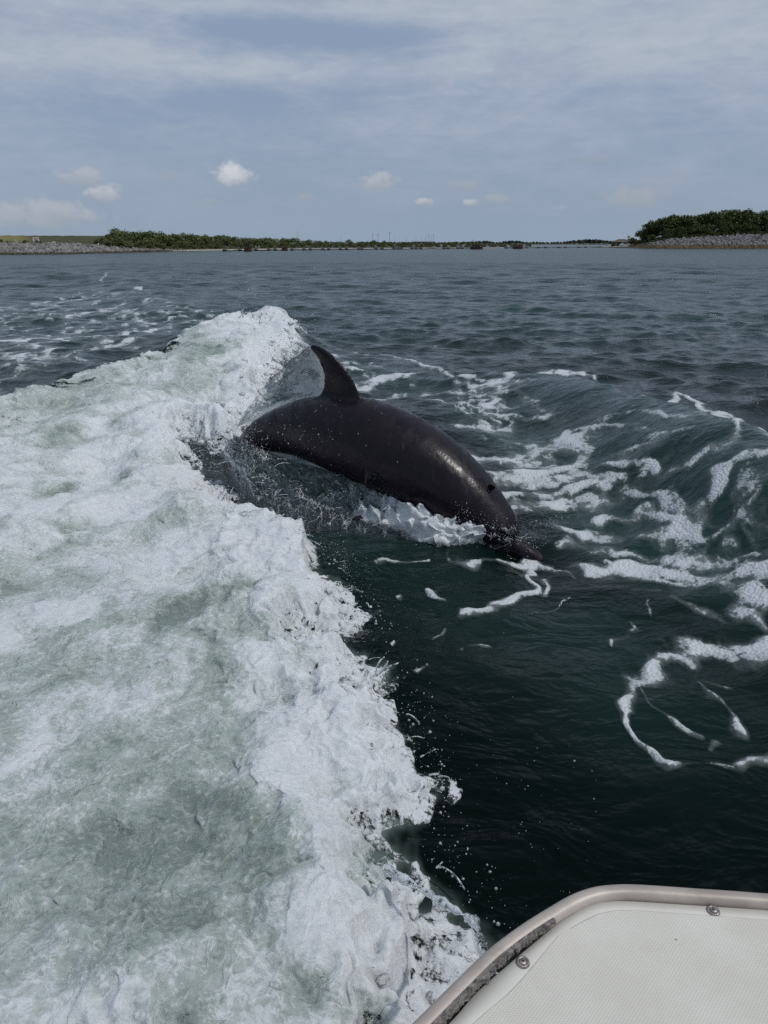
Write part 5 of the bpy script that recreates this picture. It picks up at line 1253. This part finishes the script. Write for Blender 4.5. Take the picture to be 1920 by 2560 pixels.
# mainland beyond: low ground and a thin line of trees
uf = np.linspace(-900, 2700, 60); fl = np.array([at_z(a, 611.6, 0) for a in uf]); 
o = strip('far_shore', [fl + np.array([0, -6, -1]), fl + np.array([0, 0, .1]), fl + np.array([0, 25, 1.0]), fl + np.array([0, 900, 2.0]), fl + np.array([0, 3000, 2.0])], (G_FAR,)); tag(o, kind='structure')
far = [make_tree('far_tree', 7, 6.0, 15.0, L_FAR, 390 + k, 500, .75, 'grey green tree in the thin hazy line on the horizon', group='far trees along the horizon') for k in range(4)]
ft = ([880, 1000, 1100, 1180, 1216, 1232, 1252, 1280, 1310, 1400, 1440, 1480, 1520, 1560, 1620], [606, 606, 606.5, 605, 603.5, 606, 606, 602.5, 606, 606, 602, 600.5, 604, 603, 603]); i = 0
u = 900.0
while u < 1640:
    o = far[i] if i < 4 else copy_thing(far[i % 4]); i += 1
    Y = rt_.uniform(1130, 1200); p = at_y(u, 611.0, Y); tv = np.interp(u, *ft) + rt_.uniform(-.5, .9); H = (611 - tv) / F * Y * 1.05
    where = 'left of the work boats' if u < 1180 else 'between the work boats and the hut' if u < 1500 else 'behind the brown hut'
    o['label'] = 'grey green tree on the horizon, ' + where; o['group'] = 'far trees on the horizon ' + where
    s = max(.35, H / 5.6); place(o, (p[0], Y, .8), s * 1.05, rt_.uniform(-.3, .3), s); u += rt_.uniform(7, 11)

# poles and pylons on the horizon
M_STEEL_HAZE = plain('pylon_haze_grey', (.16, .18, .20), .7, 0, .1, 1)  # haze of the distance put into the grey of the poles
def pole(u, tv, Y, w, arms, label, seed):
    p = at_y(u, 609, Y); H = HC + (609 - tv) / F * Y; root = empty('power_pole', (p[0], Y, 1)); tag(root, label, 'power pole', 'power poles behind the far trees')
    q = MB(); q.tube([(0, 0, -2), (0, 0, H - 1)], [w, w * .6], 6); q.build('mast', M_STEEL_HAZE, root)
    for k in range(arms):
        q = MB(); q.box((0, 0, H - 2.2 - 2.4 * k), (w * 9, w * .7, w * .7)); q.build('crossarm', M_STEEL_HAZE, root)
for i, (u, tv, Y, w, a) in enumerate(((745, 582, 1500, .30, 1), (852, 591, 1700, .25, 1), (932, 586, 1500, .42, 2), (945, 586, 1500, .42, 2), (974, 583, 1500, .45, 2), (986, 595, 1900, .3, 1), (1016, 595, 1900, .3, 1), (1040, 594, 1900, .3, 1),
                                     (1054, 596, 1900, .3, 1), (1064, 593, 1900, .35, 2), (1072, 588, 1900, .4, 2), (1078, 591, 1900, .3, 1), (1083, 587, 1900, .4, 2))):
    lb = {0: 'lone thin power pole over the left wood', 1: 'faint short power pole over the middle of the wood', 4: 'tallest power pole over the far shore', }.get(i, 'left one of two close tall poles' if i == 2 else 'right one of two close tall poles' if i == 3 else 'thin grey pole in the distant cluster on the horizon')
    pole(u, tv, Y, w, a, lb, i)
ware = empty('warehouse', tuple(at_y(1058, 609, 1500)[:2]) + (1.0,)); tag(ware, 'long low pale warehouse on the horizon below the pole cluster', 'warehouse')
M_PALE = plain('pale_siding', (.30, .32, .33), .8, 0, .08, 1); M_ROOF = plain('grey_roof', (.22, .24, .26), .7, 0, .1, 1)
q = MB(); q.box((0, 0, 1.5), (44, 12, 4.4)); q.build('wall', M_PALE, ware)
q = MB(); q.add([(-23, -6.5, 3.7), (23, -6.5, 3.7), (23, 0, 5.6), (-23, 0, 5.6), (23, 6.5, 3.7), (-23, 6.5, 3.7)], [(0, 1, 2, 3), (3, 2, 4, 5), (0, 3, 5), (1, 4, 2)]); q.build('roof', M_ROOF, ware)

# floating dredge pipe on pontoons with two orange work boats
M_PONT = plain('pontoon_black', (.03, .032, .036), .6); M_PIPE = plain('pipe_rust', (.07, .065, .065), .7, 0, .4, 2); M_ORG = plain('hull_orange', (.085, .042, .030), .8, 0, .3, 2); M_DK = plain('dark_gear', (.03, .03, .03), .6)
line = catmull(np.array([(560, 629), (640, 627.6), (760, 626.2), (880, 625), (1000, 623.8), (1100, 623.0), (1200, 622.0)]), 90); LP_ = np.array([at_z(a, b, 0) for a, b in line])
root = empty('floating_pipeline', tuple(LP_[0])); tag(root, 'long dark floating pipe on pontoons along the far left shore', 'floating pipe')
q = MB(); q.tube([tuple(p - LP_[0] + np.array([0, 0, .20 + .08 * math.sin(i)])) for i, p in enumerate(LP_)], .13, 6); q.build('pipe', M_PIPE, root)
def pontoon(u, parent, org):
    v = np.interp(u, line[:, 0], line[:, 1]); p = at_z(u, v, 0) - org; s = at_z(u, v, 0)[1] / 200
    q = MB(); q.tube([(p[0] - .45 * s, p[1] - .1, .12), (p[0] - .38 * s, p[1] - .1, .16), (p[0] + .38 * s, p[1] - .1, .16), (p[0] + .45 * s, p[1] - .1, .12)], [.18, .34, .34, .18], 8); return q.build('pontoon', M_PONT, parent, True)
for u in (562, 600, 640, 672, 688, 730, 760, 776, 807, 822, 851, 866, 897, 905, 940, 955, 985, 995, 1003, 1030, 1040, 1052, 1110, 1120, 1145, 1155): pontoon(u, root, LP_[0])
line = catmull(np.array([(1190, 621.6), (1320, 620.8), (1440, 619.6), (1510, 618.8)]), 40); LQ = np.array([at_z(a, b, 0) for a, b in line])
root = empty('floating_pipeline', tuple(LQ[0])); tag(root, 'dark floating pipe on pontoons between the right work boat and the sand spit', 'floating pipe')
q = MB(); q.tube([tuple(p - LQ[0] + np.array([0, 0, .25])) for p in LQ[8:]], .12, 6); q.build('pipe', M_PIPE, root)
for u in (1265, 1283, 1316, 1346, 1364, 1397, 1413, 1447, 1464, 1498): pontoon(u, root, LQ[0])
def work_boat(u, v, L, label, big):
    p = at_z(u, v, 0); root = empty('work_boat', tuple(p)); tag(root, label, 'work boat', 'orange work boats on the pipe')
    q = MB(); h = []
    for x, w, z in ((-.5, .34, .0), (-.2, .5, 0), (.25, .5, 0), (.42, .36, .05), (.52, .05, .12)): h.append((x * L, w * L * .36, z))
    V = []
    for x, w, z in h: V += [(x, -w, .75 + z), (x, w, .75 + z), (x, w * .7, -.2), (x, -w * .7, -.2)]
    Fs = []
    for i in range(4):
        for k in range(4): k2 = (k + 1) % 4; Fs.append((4 * i + k, 4 * i + 4 + k, 4 * i + 4 + k2, 4 * i + k2))
    Fs += [(0, 1, 2, 3), (19, 18, 17, 16)]; q.add(V, Fs); q.build('hull', M_ORG, root)
    q = MB(); q.box((.08 * L, 0, .98), (L * .42, L * .2, .5)); q.box((-.28 * L, 0, 1.0), (L * .14, L * .18, .75)); q.build('deck_gear', M_DK if not big else M_ORG, root)
    for x, hh in ((-.3, 1.9), (.0, 1.6), (.3, 1.5)) if not big else ((.1, 1.2),):
        q = MB(); q.tube([(x * L, 0, .7), (x * L, 0, .7 + hh)], .07, 6); q.box((x * L, 0, .72 + hh), (.32, .1, .1)); q.build('post', M_PIPE, root)
work_boat(1191, 623.6, 3.6, 'orange work boat with upright posts left on the far water', False)
work_boat(1295, 622.6, 3.0, 'rounded orange work boat right on the far water', True)
work_boat(620, 629.0, 1.6, 'small rusty brown float platform off the left wood', False)
work_boat(712, 627.0, 1.4, 'small orange float on the water off the left wood', True)

# hut, cars, mast and yellow marker behind the sand spit
def spot(u, Y, z): p = at_y(u, 609, Y); return (p[0], Y, z)
hut = empty('beach_hut', spot(1552, 330, .5)); tag(hut, 'low brown hut with open dark front behind the sand spit', 'hut')
M_HUT = plain('hut_wall', (.09, .075, .06), .8, 0, .2, 2); M_TAN = plain('hut_tan', (.30, .24, .18), .8, 0, .1, 2)
q = MB(); q.box((0, 0, .9), (5.4, 2.6, 1.9)); q.build('wall', M_HUT, hut)
q = MB(); q.add([(-3.2, -1.8, 1.75), (3.2, -1.8, 1.75), (1.6, 0, 2.9), (-1.2, 0, 2.9), (3.2, 1.8, 1.75), (-3.2, 1.8, 1.75)], [(0, 1, 2, 3), (3, 2, 4, 5), (0, 3, 5), (1, 4, 2)]); q.build('roof', M_HUT, hut)
for x in (-2.4, -.4, 1.9): q = MB(); q.box((x, -1.34, .95), (.5, .06, 1.7)); q.build('post', M_TAN, hut)
q = MB(); q.box((-3.6, -.4, .55), (.75, .75, 1.5)); o = q.build('dark_barrel', M_DK, None); o.location = spot(1552, 330, .5); tag(o, 'dark upright drum left of the brown hut', 'drum')
def car(u, Y, col, label):
    root = empty('parked_car', spot(u, Y, .45)); tag(root, label, 'car'); m = plain('car_paint', col, .35, 0, .03, 1, 0, .5)
    q = MB(); P = [(-2, .25), (-2, .8), (-1.3, .9), (-.8, 1.4), (.7, 1.4), (1.25, .92), (2, .8), (2, .25)]
    V = [(x, -.8, z) for x, z in P] + [(x, .8, z) for x, z in P]; n = len(P)
    q.add(V, [tuple(range(n)), tuple(range(2 * n - 1, n - 1, -1))] + [(i, i + n, (i + 1) % n + n, (i + 1) % n) for i in range(n)]); q.build('body', m, root)
    q = MB(); q.box((-.05, 0, 1.13), (1.5, 1.63, .36)); q.build('windows', M_DK, root)
    for x in (-1.3, 1.3):
        for y in (-.75, .75): q = MB(); q.tube([(x, y - .1, .3), (x, y + .1, .3)], .32, 10); q.build('wheel', M_DK, root, True)
    return root
car(1562, 322, (.55, .57, .58), 'pale parked car in front of the brown hut')
mast = empty('white_post', spot(1517, 330, .4)); tag(mast, 'slim white post left of the brown hut', 'post'); q = MB(); q.tube([(0, 0, 0), (0, 0, 1.5)], .16, 8); q.build('shaft', M_PALE, mast); q = MB(); q.box((0, 0, 1.55), (.42, .42, .16)); q.build('cap', M_PALE, mast)
ys = empty('yellow_marker', spot(1570, 318, .4)); tag(ys, 'round yellow marker on a pole beside the islet trees', 'marker')
M_YEL = plain('marker_yellow', (.50, .34, .03), .5, 0, .06, 2)
zy = HC + (609 - 594.5) / F * 318 - .4
q = MB(); q.tube([(0, 0, 0), (0, 0, zy)], .05, 6); q.build('pole', M_PALE, ys)
q = MB(); q.tube([(0, -.05, zy), (0, .05, zy)], .52, 14); q.build('disc', M_YEL, ys, False)
q = MB(); q.box((.75, 0, zy - 1.25), (.62, .06, .8), .0); q.box((.75, .06, (zy - 1.25) / 2), (.08, .08, zy - 1.3)); o = q.build('notice_board', M_PAINT, None); o.location = spot(1570, 318, .4); tag(o, 'small white notice board right of the yellow marker', 'notice board')
